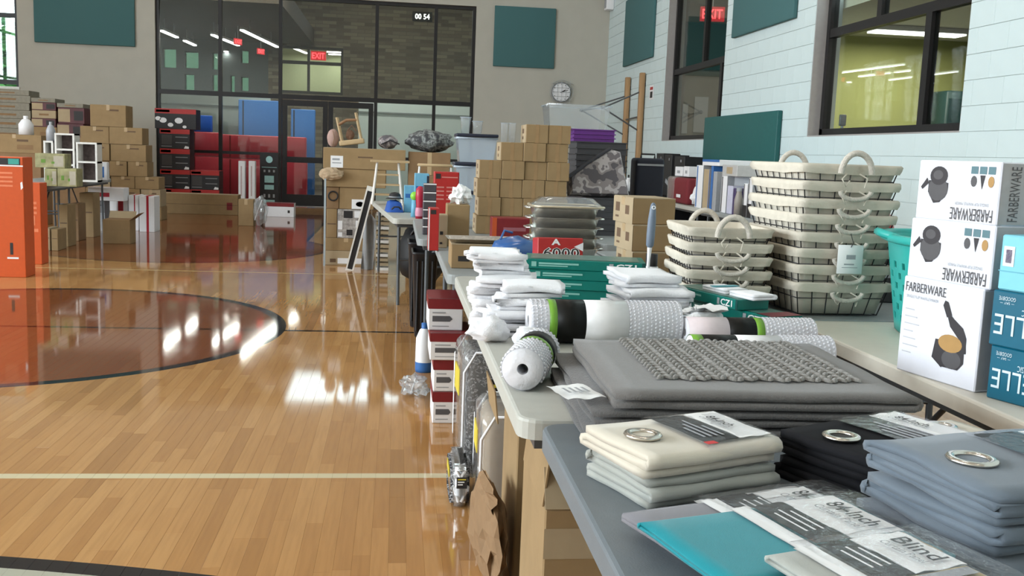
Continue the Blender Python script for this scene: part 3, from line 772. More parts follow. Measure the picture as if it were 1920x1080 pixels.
# slate blue packs
p, q = gz(1775, 940, .855), gz(1925, 905, .855)
curtain_pack('slate blue grommet curtain in a clear sleeve, topmost of its stack', (.80, 1.165, .833), .20, .36, .27, 4, .0100, SLATE, 5.0, (.075, .135, .030), (.17, .36))
curtain_pack('slate blue folded curtain in the middle of its stack of three', (.80, 1.17, .787), .20, .35, .27, 3, .0125, SLATE, 6.6)
curtain_pack('slate blue folded curtain at the bottom of its stack, a black hook on its edge', (.79, 1.15, ZT+.001), .20, .37, .28, 3, .0125, SLATE, 7.7)
hk = MB(); hk.tube([(math.cos(a_)*.016, math.sin(a_)*.016, .02+a_*.001) for a_ in [k*.5 for k in range(14)]], .003, 6, M=TR(0, 0, 0, rx=1.2))
tag(hk.build('plastic_hook', mat('black_plastic', (.015, .015, .018), .35), None, (.735, 1.30, .752)), 'small coiled black plastic hook beside the bottom slate blue curtain', 'hook')
# teal packs and the grey-mauve ones fanned behind
def fan_pack(label, loc, rz, m, seed, wf=.155, ws=.25, d=.20, h=.010, words='84-Inch', n=2):
    T = thing('curtain_pack', label, 'curtain', loc, (0, 0, rz))
    folded(wf+ws*.9, d, n, h/n*1.0, .0008, 12, .003, seed, npl=7).build('folded_fabric', m, T)
    H = h+.003; x0 = wf
    mb = MB()
    def f(u, v):
        a = 2*PI*v; e = lambda c: math.copysign(abs(c)**.4, c)
        return (x0+ws*u, d/2+e(math.cos(a))*(d/2+.006)+.004*nz3(u*7, v*7, seed), H/2+.0065+e(math.sin(a))*(H/2+.005)+.004*nz3(u*8+seed, v*14, 2))
    mb.grid(12, 25, f, True); mb.build('plastic_sleeve', FILM, T)
    sheet(T, 'insert_card', .030, d, H+.001, WHITEP, x0+.002, 0, .002, seed)
    sheet(T, 'insert_card', ws*.26, d*.62, H+.003, BLACKC, x0+.036, d*.36, .003, seed)
    sheet(T, 'insert_card', ws*.42, d*.62, H+.003, WHITEP, x0+.036+ws*.27, d*.36, .003, seed+2)
    pc = sheet(T, 'insert_picture', ws*.66, d*.30, H+.003, mat('tan_curtain_picture', (.48, .38, .2), .6, var=.1, scale=40), x0+.036, d*.04, .002, seed+1)
    mb = MB(); mb.box(x0+.045, x0+.045+ws*.45, d*.06, d*.11, H+.006, H+.0064); mb.box(x0+.06, x0+.06+ws*.5, d*.2, d*.3, H+.006, H+.0064); mb.build('picture_curtain', m if m is TEALC else GREYP, T)
    mb = MB()
    for k in range(4): mb.box(x0+.045+k*.014, x0+.048+k*.014, d*.5, d*(.8+.04*(k % 2)), H+.0062, H+.0066)
    mb.build('print_lines', WHITEP, T)
    text_on(words, d*.40, ws*.14, TR(x0+.036+ws*.55, d*.64, H+.0072, rz=-PI/2), 'lettering', INK, T)
    text_on('Curtain Panel', d*.40, ws*.07, TR(x0+.036+ws*.42, d*.64, H+.0072, rz=-PI/2), 'lettering', GREYP, T)
    MB().box(x0+.008, x0+.026, .012, .055, H+.0045, H+.005).build('red_logo_tab', mat('bright_red_print', (.6, .04, .04), .5), T)
    return T
fan_pack('grey mauve curtain panel in a clear sleeve, bottom of the fanned packs', (.418, 1.285, ZT+.001), .33, MAUVE, 1.0, .13, .25, .17)
fan_pack('grey mauve curtain panel lying directly under the teal curtain panel', (.405, 1.205, ZT+.0225), .32, MAUVE, 2.0, .14, .24, .19)
fan_pack('teal curtain panel in a clear sleeve, its label reading 84-Inch', (.412, 1.07, ZT+.044), .28, TEALC, 3.0, .15, .22, .235)
fan_pack('curtain panel in a clear sleeve, lying across the sleeve of the teal one', (.52, .955, ZT+.066), .30, PALEG, 4.0, .04, .20, .18, words='Blind')
# ---- bath mats
MATC = mat('grey_bath_mat', (.165, .155, .148), .95, var=.06, scale=60, bump=.35, bscale=260, sheen=.3, spec=.1, stretch=(1, 3, 1))
MATD = mat('dark_grey_bath_mat', (.115, .110, .108), .95, var=.08, scale=60, bump=.4, bscale=240, sheen=.3, spec=.1)
def bath_mat(label, loc, rz, w, d, n, t, m, seed, braid=None, first=1):
    T = thing('bath_mat', label, 'bath mat', loc, rz)
    # folds lie at the far right: fold along x, so build rotated a quarter turn
    mb = folded(d, w, n, t, .006, 12, .006, seed, npl=12, first=first)
    mb.v = [(y, d-x, z) for x, y, z in mb.v]; H = mb.top
    mb.build('woven_base', m, T)
    if braid:
        x0, x1, y0, y1 = braid; bb = MB(); nx_, ny_ = 26, 17
        for i in range(nx_):
            for j in range(ny_):
                cx = x0+(x1-x0)*(i+.5)/nx_; cy = y0+(y1-y0)*(j+.5)/ny_+.006*math.sin(i*1.1); a_ = (.55 if i % 2 else -.55)
                rx, ry, rz_ = (x1-x0)/nx_*.42, (y1-y0)/ny_*.62, .007
                vs = []
                for (s_, zz) in ((1, 0), (.8, .6), (.3, 1)):
                    for k in range(6):
                        w_ = 2*PI*k/6; ex, ey = rx*s_*math.cos(w_), ry*s_*math.sin(w_)
                        vs.append((cx+ex*math.cos(a_)-ey*math.sin(a_), cy+ex*math.sin(a_)+ey*math.cos(a_), H-.003+zz*rz_+.002*nz3(i*.7, j*.7, seed)))
                fs = [(r_*6+k, r_*6+(k+1) % 6, (r_+1)*6+(k+1) % 6, (r_+1)*6+k) for r_ in range(2) for k in range(6)]+[tuple(range(12, 18))]
                bb.add(vs, fs, True)
        o_ = bb.build('braided_pile', mat('light_grey_braid', (.24, .23, .215), .95, var=.12, scale=90, bump=.4, bscale=300, sheen=.4, spec=.1), T); o_['kind'] = 'stuff'
    return T
bath_mat('grey folded bath mat with a braided panel, topmost of its stack', (.425, 1.855, ZT+.070), -.03, .635, .565, 2, .013, MATC, 1.0, (.12, .565, .11, .55))
bath_mat('dark grey bath mat folded under the braided grey one', (.385, 1.855, ZT+.036), -.03, .665, .575, 2, .010, MATD, 2.0)
bath_mat('dark grey bath mat at the bottom of its stack, edge at the table rim', (.372, 1.835, ZT+.001), -.03, .65, .585, 2, .010, MATD, 3.0)
T = thing('care_tag', 'white paper tag sticking out of the grey bath mat stack', 'tag', (.362, 1.885, ZT+.069), .25)
sheet(T, 'paper', .085, .115, 0.012, WHITEP, -.015, .0, .006, 3.0)
mb = MB()
for k in range(4): mb.box(.0+k*.014, .006+k*.014, .03, .07, .0175, .0178)
mb.build('print_lines', GREYP, T)
# ================================================================== BUBBLE WRAP ROLLS
BUB = clear_mat('bubble_film', (.95, .95, .97), .12, 1.5, haze=.55, hazecol=(.86, .86, .90), ior=1.5)
BUBC = mat('white_foam_core', (.72, .72, .76), .6, var=.05, scale=30, bump=.3, bscale=60)
GREENL = mat('lime_label', (.16, .36, .03), .4); BLKL = mat('black_gloss_label', (.007, .007, .006), .4, spec=.15); WHTL = mat('white_gloss_label', (.74, .73, .73), .3)
def bubble_roll(label, loc, rz, L, R, bands, seed):
    """roll lying along local x"""
    T = thing('bubble_wrap_roll', label, 'bubble wrap', (loc[0], loc[1], loc[2]+R), rz)
    M = TR(ry=PI/2)
    MB().lathe([(R*.25, -0.0), (R*.93, 0.0), (R*.95, L*.5), (R*.93, L), (R*.25, L), (R*.25, 0)], 28, M).build('rolled_sheet', BUBC, T)
    bb = MB(); nr = int(2*PI*R/.0115); nl = int(L/.0125)
    for i in range(nl):
        for j in range(nr):
            a_ = 2*PI*(j+.5*(i % 2))/nr; x = L*(i+.5)/nl
            if any(b0 < x < b1 for (b0, b1, _, _) in bands): continue
            if math.sin(a_) < -.55: continue
            c, s_ = math.cos(a_), math.sin(a_); r0 = R*.945; rb = .0048; hb = .0045
            pts = []
            for k in range(5):
                w_ = 2*PI*k/5; pts.append((x+rb*math.cos(w_), r0, rb*math.sin(w_)))
            vs = [(px_, r0*c-t_*s_, r0*s_+t_*c) for (px_, _, t_) in pts]+[(x+(px_-x)*.6, (r0+hb)*c-t_*.6*s_, (r0+hb)*s_+t_*.6*c) for (px_, _, t_) in pts]
            bb.add(vs, [(k, (k+1) % 5, 5+(k+1) % 5, 5+k) for k in range(5)]+[(5, 6, 7, 8, 9)], True)
    o_ = bb.build('bubbles', BUB, T); o_['kind'] = 'stuff'
    MB().lathe([(R*.96, 0), (R*.97, L)], 28, M).build('outer_film', BUB, T)
    for (b0, b1, m_, nm) in bands:
        MB().lathe([(R*.985, b0), (R*.99, b0), (R*.99, b1), (R*.985, b1)], 28, M).build(nm, m_, T)
    return T
R1 = .066
p = gz(1002, 645, ZT); q = gz(1285, 640, ZT); y_ = 2.885
r1 = bubble_roll('bubble wrap roll with a lime, black and white label, beside the white towels', (.40, y_, ZT), .02, .46, R1, [(.055, .078, GREENL, 'lime_label_band'), (.078, .165, BLKL, 'black_label_band'), (.165, .295, WHTL, 'white_label_band')], 1)
text_on('Wrap', .06, .02, TR(.12, -.03, .0535, rx=.55), 'lettering', WHITEP, r1)
bubble_roll('bubble wrap roll with a pale pink label and black band, next to another', (.868, y_-.05, ZT), .02, .40, R1*.72, [(0.0, .125, mat('pale_pink_label', (.70, .60, .62), .35), 'pink_label_band'), (.125, .21, BLKL, 'black_label_band'), (.21, .235, GREENL, 'lime_label_band')], 2)
bubble_roll('bubble wrap roll partly hidden under the bath mats, its bare end toward the floor', (.306, 2.27, ZT), 1.28, .27, .054, [(.13, .155, GREENL, 'lime_label_band'), (.155, .23, BLKL, 'black_label_band')], 3)
r4 = bubble_roll('bubble wrap roll with a printed white label, just behind the braided bath mat', (.80, 2.56, ZT), .01, .40, .046, [(.0, .03, GREENL, 'lime_label_band'), (.03, .125, BLKL, 'black_label_band'), (.125, .25, WHTL, 'white_label_band')], 4)
# ================================================================== WHITE TOWELS
TOW = mat('white_terry', (.80, .80, .83), .95, var=.02, scale=30, bump=.35, bscale=330, sheen=.5, spec=.1)
def towel(label, loc, rz, w, d, n, t, seed, tilt=(0, 0)):
    T = thing('towel', label, 'towel', loc, (tilt[0], tilt[1], rz), None)
    folded(w, d, n, t, .0015, 15, .022, seed, npl=9).build('folded_terry', TOW, T)
    sheet(T, 'care_label', .012, .022, n*t+.002, WHITEP, w*.4, -.006, .001, seed)
    return T
tx, ty = .245, 3.05
labs = ['white folded towel at the very top of the tall towel stack beside the lime-banded roll', 'white folded towel second from the top of the tall towel stack', 'white folded towel third from the top of the tall towel stack', 'white folded towel in the middle of the tall towel stack', 'white folded towel low in the tall towel stack', 'white folded towel at the bottom of the tall towel stack, resting on the table rim']
zz = ZT+.001; nT = 6; tt = .0118
for k in range(6):
    towel(labs[5-k], (tx+.02+.012*math.sin(k*2.2), ty+.13+.01*math.cos(k*3), zz), -.04+.10*math.sin(k*1.7), .175+.015*math.sin(k), .20, 3, tt*(1.0 if k < 5 else .9), 10+k*1.37); zz += 3*(tt+.0015)+.0005
zz = ZT+.001
labs = ['crumpled white towel on the table edge, bottom of the front towel stack', 'white folded towel above the crumpled one in the front stack', 'white folded towel third up in the front towel stack', 'white folded towel topping the front towel stack behind the bubble wrap end']
for k in range(4):
    towel(labs[k], (tx+.03+.02*k, ty-.10+.012*k, zz), .12-.05*k, .15+.012*k, .17, 3, .0115, 30+k*1.9); zz += 3*.013+.0006
# second towel group around the brush
zz = ZT+.001
labs = ['white folded towel at the bottom of the pile around the grey brush handle', 'white folded towel second up in the pile around the grey brush handle', 'white towel folded loosely on the pile around the grey brush handle', 'rumpled white towel crowning the pile around the grey brush handle']
for k in range(4):
    towel(labs[k], (.735+.012*k, 3.14+.02*k, zz), .03+.08*(k % 2), .27-.025*k, .22, 3, .0125, 50+k*1.3); zz += 3*.014+.0006
PZ2 = zz
T = thing('paper_wad', 'fanned folded white papers behind the pink-label bubble wrap roll', 'paper', (.94, 2.96, ZT), .1)
for k in range(5): sheet(T, 'folded_sheet', .10, .085, .10-k*.008, WHITEP, .01*k, .012*k, .02, 60+k, rz=.25*k-.3, n=5)
crumple(.12, .10, .095, 4, .2).build('inner_wad', WHITEP, T, (.06, .06, 0))
for k, (x, y, w_, d_, h_, lb_) in enumerate(((.225, 2.84, .12, .09, .075, 'crumpled white towel slumped at the table rim before the tall stack'), (.35, 2.735, .10, .08, .065, 'small crumpled white towel tucked beside the bare end of the lime-banded roll'))):
    T = thing('towel', lb_, 'towel', (x, y, ZT+.001), .2*k); crumple(w_, d_, h_, 20+k*3.3, .35, sharp=False).build('crumpled_terry', TOW, T, (w_/2, d_/2, 0)); sheet(T, 'care_label', .012, .02, h_*.93, WHITEP, w_*.5, d_*.4, .001)
T = thing('scraper', 'orange handled scraper lying at the table rim behind the tall towel stack', 'tool', (.295, 3.52, ZT+.001), .5)
MB().bevbox(0, .11, -.014, .014, .004, .03, .01, 2).build('handle', mat('orange_plastic', (.55, .10, .015), .4), T); MB().box(.11, .15, -.02, .02, .008, .012).build('blade', SILV, T)
# ---- green thin boxes
GRN = mat('sea_green_card', (.0, .155, .125), .35, var=.05); GRND = mat('dark_green_card', (.006, .055, .05), .35)
def green_box(label, loc, rz, w, d, h, dark=False, group=None, tilt=0.0):
    b = Box('flat_box', label, 'box', loc, w, d, h, rz, GRND if dark else GRN, group, bev=.002)
    if tilt: b.t.rotation_euler = (0, tilt, rz)
    b.text('f', .84, .50, .17, .62, 'CZ1', WHITEP, bold=.02); b.patch('f', .70, .735, .2, .8, GREYP)
    b.rects('f', [(.06, .10, .25, .75), (.12, .45, .50, .68), (.12, .36, .30, .42)], mat('pale_green_print', (.22, .48, .42), .5))
    b.patch('t', .05, .95, .08, .92, mat('green_box_top', (.10, .20, .17), .3)); b.patch('f', .97, 1.0, .0, 1.0, GRND)
    return b
for k, (dx, rz, lab) in enumerate(((.02, -.01, 'flat sea green box at the bottom of the stack behind the tall towels'), (.03, -.03, 'flat sea green box second up in the stack behind the tall towels'), (.03, -.02, 'flat sea green box third up in the stack behind the tall towels'), (.0, .0, 'flat sea green box topping the stack behind the tall towels'))):
    green_box(lab, (.50+dx*.6, 3.80-.006*k, ZT+.001+k*.0392), rz-.17, .47, .22, .0385)
for k, (x, y, z, rz, lab, dk) in enumerate(((1.045, 3.40, 0, -1.25, 'flat dark green box at the bottom of the slanted pair beside the towels', True), (1.035, 3.41, .037, -1.22, 'flat green box with a black strap and a maroon end, beside the towels', False), (1.005, 3.44, .074, -1.24, 'flat green box on top of the strapped one, against the short basket stack', False))):
    b = green_box(lab, (x, y, ZT+.001+z), rz, .46 if k < 2 else .36, .13, .0355, dk)
    if k == 1: b.patch('t', .62, .68, 0, 1, BLACKC, 'strap', .002); b.patch('t', .84, 1, 0, 1, mat('maroon_card', (.16, .025, .035), .4), 'maroon_end', .002)
for k, (x, y, lab) in enumerate(((1.07, 3.33, 'white folded cloth with a teal band lying on the top slanted green box'), (1.12, 3.19, 'white folded cloth lying beside the one with the teal band'))):
    T = thing('folded_cloth', lab, 'cloth', (x, y, ZT+.112), -1.24); folded(.125, .10, 2, .008, .001, 7, .003, 70+k, npl=6).build('folded_fabric', TOW, T)
    if k == 0: MB().box(.05, .08, -.001, .102, .0185, .0205).build('teal_band', TEALC, T)
# ---- grey brush standing in the towel pile
T = thing('cleaning_brush', 'brush with a grey grip and white neck standing upright in the towel pile', 'brush', (.93, 3.56, ZT), (.03, .02, 0)); T.scale = (.85, .85, .78)
MB().lathe([(.010, .30), (.017, .31), (.019, .36), (.018, .43), (.013, .49), (.010, .505), (.004, .512)], 12).build('grip', mat('grey_blue_rubber', (.16, .20, .26), .5), T)
MB().lathe([(.035, .04), (.03, .06), (.008, .16), (.007, .24), (.011, .30)], 12).build('neck', WHITE, T)
MB().lathe([(.0, 0), (.04, 0), (.042, .03), (.035, .04)], 14).build('bristles', mat('white_bristle', (.7, .7, .7), .9), T)
ring(.007, .0025, TR(0, -.014, .49, rx=PI/2)).build('hanging_eye', WHITE, T)
# ================================================================== LINED WIRE BASKETS
WIRE = mat('dark_basket_wire', (.045, .043, .045), .45, metal=.5); LINER = mat('cream_canvas_liner', (.62, .57, .48), .9, var=.05, scale=18, bump=.25, bscale=40, spec=.15)
ROPE = mat('cream_rope', (.62, .57, .50), .95, var=.1, scale=120, bump=.5, bscale=240)
def make_basket(w, d, h, seed, top=True):
    T = thing('lined_wire_basket', 'x', 'basket')
    wr_ = .0022; W = MB(); tp = .03
    def corner(z):
        e = tp*(1-z/h); return [(e, e), (w-e, e), (w-e, d-e), (e, d-e)]
    for z in (.004, h*.55, h-.004):
        c = corner(z); W.tube([(x, y, z) for x, y in c], wr_*(1.4 if z > h*.9 else 1), 5, closed=True)
    for (i, j, n_) in ((0, 1, 6), (3, 0, 8), (1, 2, 8), (2, 3, 6)):
        a0, a1 = corner(.004), corner(h-.004)
        for k in range(n_+1):
            t_ = k/n_; f = lambda c, z: (c[i][0]+(c[j][0]-c[i][0])*t_, c[i][1]+(c[j][1]-c[i][1])*t_, z)
            W.tube([f(a0, .004), f(a1, h-.004)], wr_, 4, caps=False)
    W.build('wire_frame', WIRE, T)
    # liner: inside bag plus cuff folded over the rim, with soft sagging hem
    Lm = MB(); per = []
    nn = 48
    for k in range(nn):
        t_ = k/nn*4; i = int(t_); u = t_-i
        per.append((i, u))
    def ringpts(off, z, wob=0.0, hem=0.0):
        e = tp*(1-max(z, 0)/h); c = [(e-off, e-off), (w-e+off, e-off), (w-e+off, d-e+off), (e-off, d-e+off)]; out = []
        for k, (i, u) in enumerate(per):
            a_, b_ = c[i], c[(i+1) % 4]; x = a_[0]+(b_[0]-a_[0])*u; y = a_[1]+(b_[1]-a_[1])*u
            q = wob*1.5*nz3(x*34+seed, y*34, z*30); cx, cy = x-w/2, y-d/2; r_ = math.hypot(cx, cy) or 1
            out.append((x+cx/r_*q, y+cy/r_*q, z+hem*math.sin(u*PI)*(.7+.5*nz3(x*9+seed, y*9))))
        return out
    rows = [ringpts(-.006, .008), ringpts(-.006, h*.5, .003), ringpts(-.005, h-.002, .003), ringpts(.002, h+.004, .002), ringpts(.008, h-.002, .006), ringpts(.010, h-.016, .009), ringpts(.009, h-.029, .008, -.008)]
    vs = [p_ for r_ in rows for p_ in r_]; fs = []
    for r_ in range(len(rows)-1):
        for k in range(nn): fs.append((r_*nn+k, r_*nn+(k+1) % nn, (r_+1)*nn+(k+1) % nn, (r_+1)*nn+k))
    fs.append(tuple(range(nn))[::-1])
    Lm.add(vs, fs, True); Lm.build('canvas_liner', LINER, T)
    for (yy, sg) in ((-.012, -1), (d+.012, 1)):
        pts = []
        for k in range(13):
            a_ = PI*k/12; pts.append((w/2-.06*math.cos(a_), yy+sg*.020, h-.03+((.075 if top else -.030)*math.sin(a_))))
        MB().tube(pts, .0115 if top else .009, 7).build('rope_handle', ROPE, T)
    # tie ribbons hanging at the front
    MB().tube([(w*.42, -.020, h-.03), (w*.36, -.030, h-.05), (w*.40, -.032, h-.075), (w*.44, -.030, h-.055)], .0032, 5).build('tie_ribbon', LINER, T)
    MB().tube([(w*.55, -.020, h-.03), (w*.62, -.032, h-.045), (w*.60, -.030, h-.08)], .0032, 5).build('tie_ribbon', LINER, T)
    return T
def basket_stack(n, x, y, z, rz, w, d, h, pitch, labels, group, seed):
    zc_ = [0]
    for k in range(n): zc_.append(zc_[-1]+pitch*(1+.09*math.sin(k*2.4+seed)))
    for k in range(n):
        T = make_basket(w, d, h, seed+k*3.3, k == n-1)
        T.location = (x+.003*math.sin(k*2.3+seed), y+.003*math.cos(k*1.9+seed), z+zc_[k]); T.rotation_euler = (0, 0, rz+.006*math.sin(k*1.3+seed))
        T['label'] = labels[k]; T['group'] = group
ords = ['bottom', 'second from the bottom', 'third from the bottom', 'fourth from the bottom', 'fifth from the bottom', 'sixth from the bottom', 'second from the top', 'topmost']
basket_stack(8, 1.465, 3.45, ZT+.001, .05, .375, .46, .125, .0615, ['cream lined wire basket, %s of the tall basket stack' % o_ for o_ in ords], 'tall stack of lined wire baskets', 1.0)
ords2 = ['bottom', 'second from the bottom', 'middle one', 'second from the top', 'topmost']
basket_stack(5, 1.075, 3.52, ZT+.001, -.05, .31, .36, .10, .052, ['cream lined wire basket, %s of the short basket stack' % o_ for o_ in ords2], 'short stack of lined wire baskets', 7.0)
# hang tag on the tall stack
T = thing('hang_tag', 'white swing tag hanging on the front of the tall basket stack', 'tag', (1.645, 3.408, ZT+.275), 0)
MB().bevbox(-.048, .048, 0, .0016, -.105, 0, .0006, 1).build('card', WHITEP, T)
MB().box(-.015, .02, -.001, 0, -.052, -.036).box(-.022, .016, -.001, 0, -.073, -.068).box(-.03, .03, -.001, 0, -.083, -.081).build('print_lines', GREYP, T)
MB().tube([(0, .0, -.008), (.003, -.008, .01), (0, .01, .04)], .0015, 5).build('string', INK, T)
# ================================================================== BOXES ON THE CREAM TABLE
WBOX = mat('white_product_box', (.72, .73, .80), .4, var=.015); WGREY = mat('grey_product_side', (.42, .41, .42), .45)
DKPR = mat('dark_appliance_print', (.035, .03, .034), .45); MIDPR = mat('grey_appliance_print', (.085, .08, .085), .45); TANPR = mat('waffle_print', (.42, .24, .08), .5)
def waffle(b, cu, cv, s, flip=False, closed=False, face='f'):
    """the pictured waffle maker, drawn in a square of size s (in units of the face height)"""
    asp = b.h/b.w; f = -1 if flip else 1
    def P(pts): return [(cu+x*s*asp*f, cv+y*s*f) for x, y in pts]
    def el(x, y, rx, ry, n=18): return [(x+rx*math.cos(2*PI*k/n), y+ry*math.sin(2*PI*k/n)) for k in range(n)]
    if not closed:
        b.poly(face, P([(-.42, -.32), (-.15, -.48), (-.05, .06), (-.36, .05)]), DKPR, 'picture_body', .0014)
        b.poly(face, P([(-.20, -.46), (.25, -.45), (.38, -.30), (.36, .10), (-.10, .05)]), DKPR, 'picture_body', .0015)
        b.poly(face, P(el(.08, -.28, .24, .18)), MIDPR, 'picture_grille', .0018)
        b.poly(face, P(el(.02, .02, .30, .17)), TANPR, 'picture_waffle', .0020)
        b.poly(face, P([(.40, .05), (.42, -.10), (.34, -.12), (.22, .14), (-.02, .34), (-.10, .52), (-.02, .56), (.06, .50), (.30, .36), (.40, .18)]), DKPR, 'picture_lid', .0017)
        b.poly(face, P([(-.12, .50), (-.24, .72), (-.20, .82), (-.12, .80), (0, .56)]), DKPR, 'picture_handle', .0016)
    else:
        b.poly(face, P(el(0, .12, .34, .30)), MIDPR, 'picture_lid', .0014)
        b.poly(face, P([(-.34, .10), (-.10, .45), (.12, .48), (.34, .20), (.34, -.10), (-.34, -.05)]), DKPR, 'picture_body', .0013)
        b.poly(face, P(el(0, -.22, .30, .24)), DKPR, 'picture_body', .0015); b.poly(face, P(el(.02, -.24, .17, .12)), MIDPR, 'picture_grille', .0018)
        b.poly(face, P([(.34, -.02), (.55, .14), (.60, .08), (.40, -.16)]), DKPR, 'picture_handle', .0016)
def farber(label, a, w, d, h, rz, flip, closed):
    b = Box('appliance_box', label, 'box', a, w, d, h, rz, WBOX, bev=.003)
    if not flip:
        b.text('f', .30, .90, .52, .095, 'FARBERWARE', MIDPR, bold=.0); b.text('f', .27, .80, .42, .03, 'SINGLE FLIP WAFFLE MAKER', GREYP, bold=0)
        waffle(b, .66, .40, .52); b.rects('f', [(.06, .18+.04*(k % 3), .66-.075*k, .672-.075*k) for k in range(7)], mat('pale_grey_print', (.5, .5, .54), .6))
    else:
        b.text('f', .70, .14, .50, .20, 'FARBERWARE', MIDPR, True, bold=0); b.text('f', .70, .31, .40, .05, 'SINGLE FLIP WAFFLE MAKER', GREYP, True, bold=0)
        waffle(b, .27, .60, .66, True, True)
        for k, (m_, x) in enumerate(((MIDPR, .70), (DKPR, .80), (TANPR, .90))):
            b.patch('f', x-.04, x+.04, .80, .92, mat('teal_grey_print', (.10, .19, .22), .5))
            b.poly('f', [(x+.035*math.cos(t_*PI/6), .68+.09*math.sin(t_*PI/6)) for t_ in range(12)] if k != 1 else [(x-.03, .78), (x, .55), (x+.03, .78)], m_)
    b.patch("r", .02, .98, .02, .98, WGREY)
    b.patch('t', .3, .7, .44, .56, TAPE, 'tape', .0008)
    return b
a, w, rz = place((1680, 692), (1826, 737), ZT)
h1 = zat(a, 1697, 517)-ZT; h2 = zat(a, 1702, 408)-ZT-h1; h3 = zat(a, 1711, 300)-ZT-h1-h2
farber('white waffle maker box standing upright at the bottom of its stack, reading FARBERWARE', (a.x, a.y, ZT+.001), w, .21, h1, rz, False, False)
b2 = farber('white waffle maker box in the middle of its stack, lying upside down', (a.x+.004, a.y-.004, ZT+.001+h1), w*1.02, .215, h2, rz+.012, True, True)
b3 = farber('white waffle maker box on the top of its stack, lying upside down', (a.x+.01, a.y-.008, ZT+.001+h1+h2), w*1.0, .215, h3, rz-.01, True, True)
# grey side face print of the top box
f_, W_, H_ = b3.fm('r', .0022)
c_ = f_(.22, .5); M_ = Matrix.Translation(c_) @ Matrix(((0, 0, 1), (1, 0, 0), (0, 1, 0))).to_4x4() @ Matrix.Rotation(PI/2, 4, 'Z')
text_on('FARBERWARE', h3*.86, .032, M_, 'lettering', MIDPR, b3.t, 0.0)
waffle_ = b3.poly('r', [(.75+.18*math.cos(t_*PI/8), .4+.3*math.sin(t_*PI/8)) for t_ in range(16)], DKPR, 'picture_body', .002)
# deep teal shoe-like boxes
ETEAL = mat('deep_teal_box', (.0, .105, .175), .4, var=.03); EWHITE = mat('pale_print', (.62, .74, .80), .5); AQUA = mat('aqua_box', (.20, .55, .66), .45, var=.03)
a2, w2, rz2 = place((1848, 745), (1962, 776), ZT)
he = zat(a2, 1846, 645)-ZT
def elle(label, loc, w, h, rz):
    b = Box('teal_product_box', label, 'box', loc, w, .24, h, rz, ETEAL, bev=.003)
    b.text('f', .40, .40, .66, .36, 'ELLE', EWHITE, True, bold=0); b.text('f', .62, .66, .28, .11, 'CLASSIC', EWHITE, True, bold=0)
    b.text('f', .24, .87, .26, .07, 'GOODBYE', EWHITE, True, bold=0); b.text('f', .24, .79, .09, .045, 'SAY', EWHITE, True, bold=0)
    b.rects('f', [(.13, .175, .785, .79), (.305, .35, .785, .79)], EWHITE); b.patch('t', .03, .97, .45, .55, mat('teal_seam', (.0, .07, .12), .5), 'lid_seam', .0006)
    return b
elle('deep teal box lettered ELLE upside down, standing on the cream table', (a2.x, a2.y, ZT+.001), w2, he, rz2)
elle('deep teal box lettered ELLE upside down, stacked on the other teal one', (a2.x-.008, a2.y+.001, ZT+.002+he), w2*1.06, he*1.02, rz2)
ha = .16
b = Box('aqua_box', 'aqua blue box with a small white label, on top of the teal boxes', 'box', (a2.x-.002, a2.y-.002, ZT+.003+he*2.02), w2*1.0, .22, .135, rz2, AQUA, bev=.004)
b.patch('f', .06, .24, .44, .80, WHITEP); b.patch('f', .10, .20, .50, .74, mat('violet_print', (.14, .08, .2), .5)); b.patch('f', 0, 1, .34, .36, mat('aqua_seam', (.12, .40, .5), .5))
# ---- teal laundry basket
AQ = mat('aqua_green_plastic', (.03, .37, .33), .35, var=.03)
T = thing('laundry_basket', 'aqua green plastic laundry basket with oval holes, behind the waffle maker boxes', 'basket', (1.885, 3.13, ZT+.002), -.3); T.scale = (1.06, 1.06, 1.08)
mb = MB(); nr, nh = 44, 9; Hb = .30
def lb(k, j, off=0.0):
    a_ = 2*PI*k/nr; z = Hb*j/(nh); r_ = .78+.22*j/nh
    c, s_ = math.cos(a_), math.sin(a_); e = lambda q: math.copysign(abs(q)**.75, q)
    return ((.20*r_+off)*e(c), (.27*r_+off)*e(s_), z)
idx = {}
for j in range(nh+1):
    for k in range(nr): idx[(j, k)] = len(mb.v); mb.v.append(lb(k, j))
for j in range(nh):
    for k in range(nr):
        k2 = (k+1) % nr; q = [idx[(j, k)], idx[(j, k2)], idx[(j+1, k2)], idx[(j+1, k)]]
        if 1 <= j <= 6 and (k+j) % 2 == 0:   # slotted hole: frame of four slim quads around an opening
            P0 = [Vector(mb.v[i]) for i in q]; c = sum(P0, Vector())/4; inn = []
            for p_ in P0: inn.append(len(mb.v)); mb.v.append(tuple(c+(p_-c)*.62))
            for i in range(4): mb.f.append((q[i], q[(i+1) % 4], inn[(i+1) % 4], inn[i])); mb.smooth.append(False)
        else: mb.f.append(tuple(q)); mb.smooth.append(True)
mb.f.append(tuple(idx[(0, k)] for k in range(nr))[::-1]); mb.smooth.append(False)
bo = mb.build('slotted_body', AQ, T); sm = bo.modifiers.new('thickness', 'SOLIDIFY'); sm.thickness = .004
MB().tube([lb(k, nh, .012) for k in range(nr)], .014, 8, closed=True).build('rim', AQ, T)
for sg in (1, -1): MB().tube([((.19)*sg, -.07, Hb), (.235*sg, -.05, Hb+.012), (.235*sg, .05, Hb+.012), (.19*sg, .07, Hb)], .013, 7).build('handle', AQ, T)
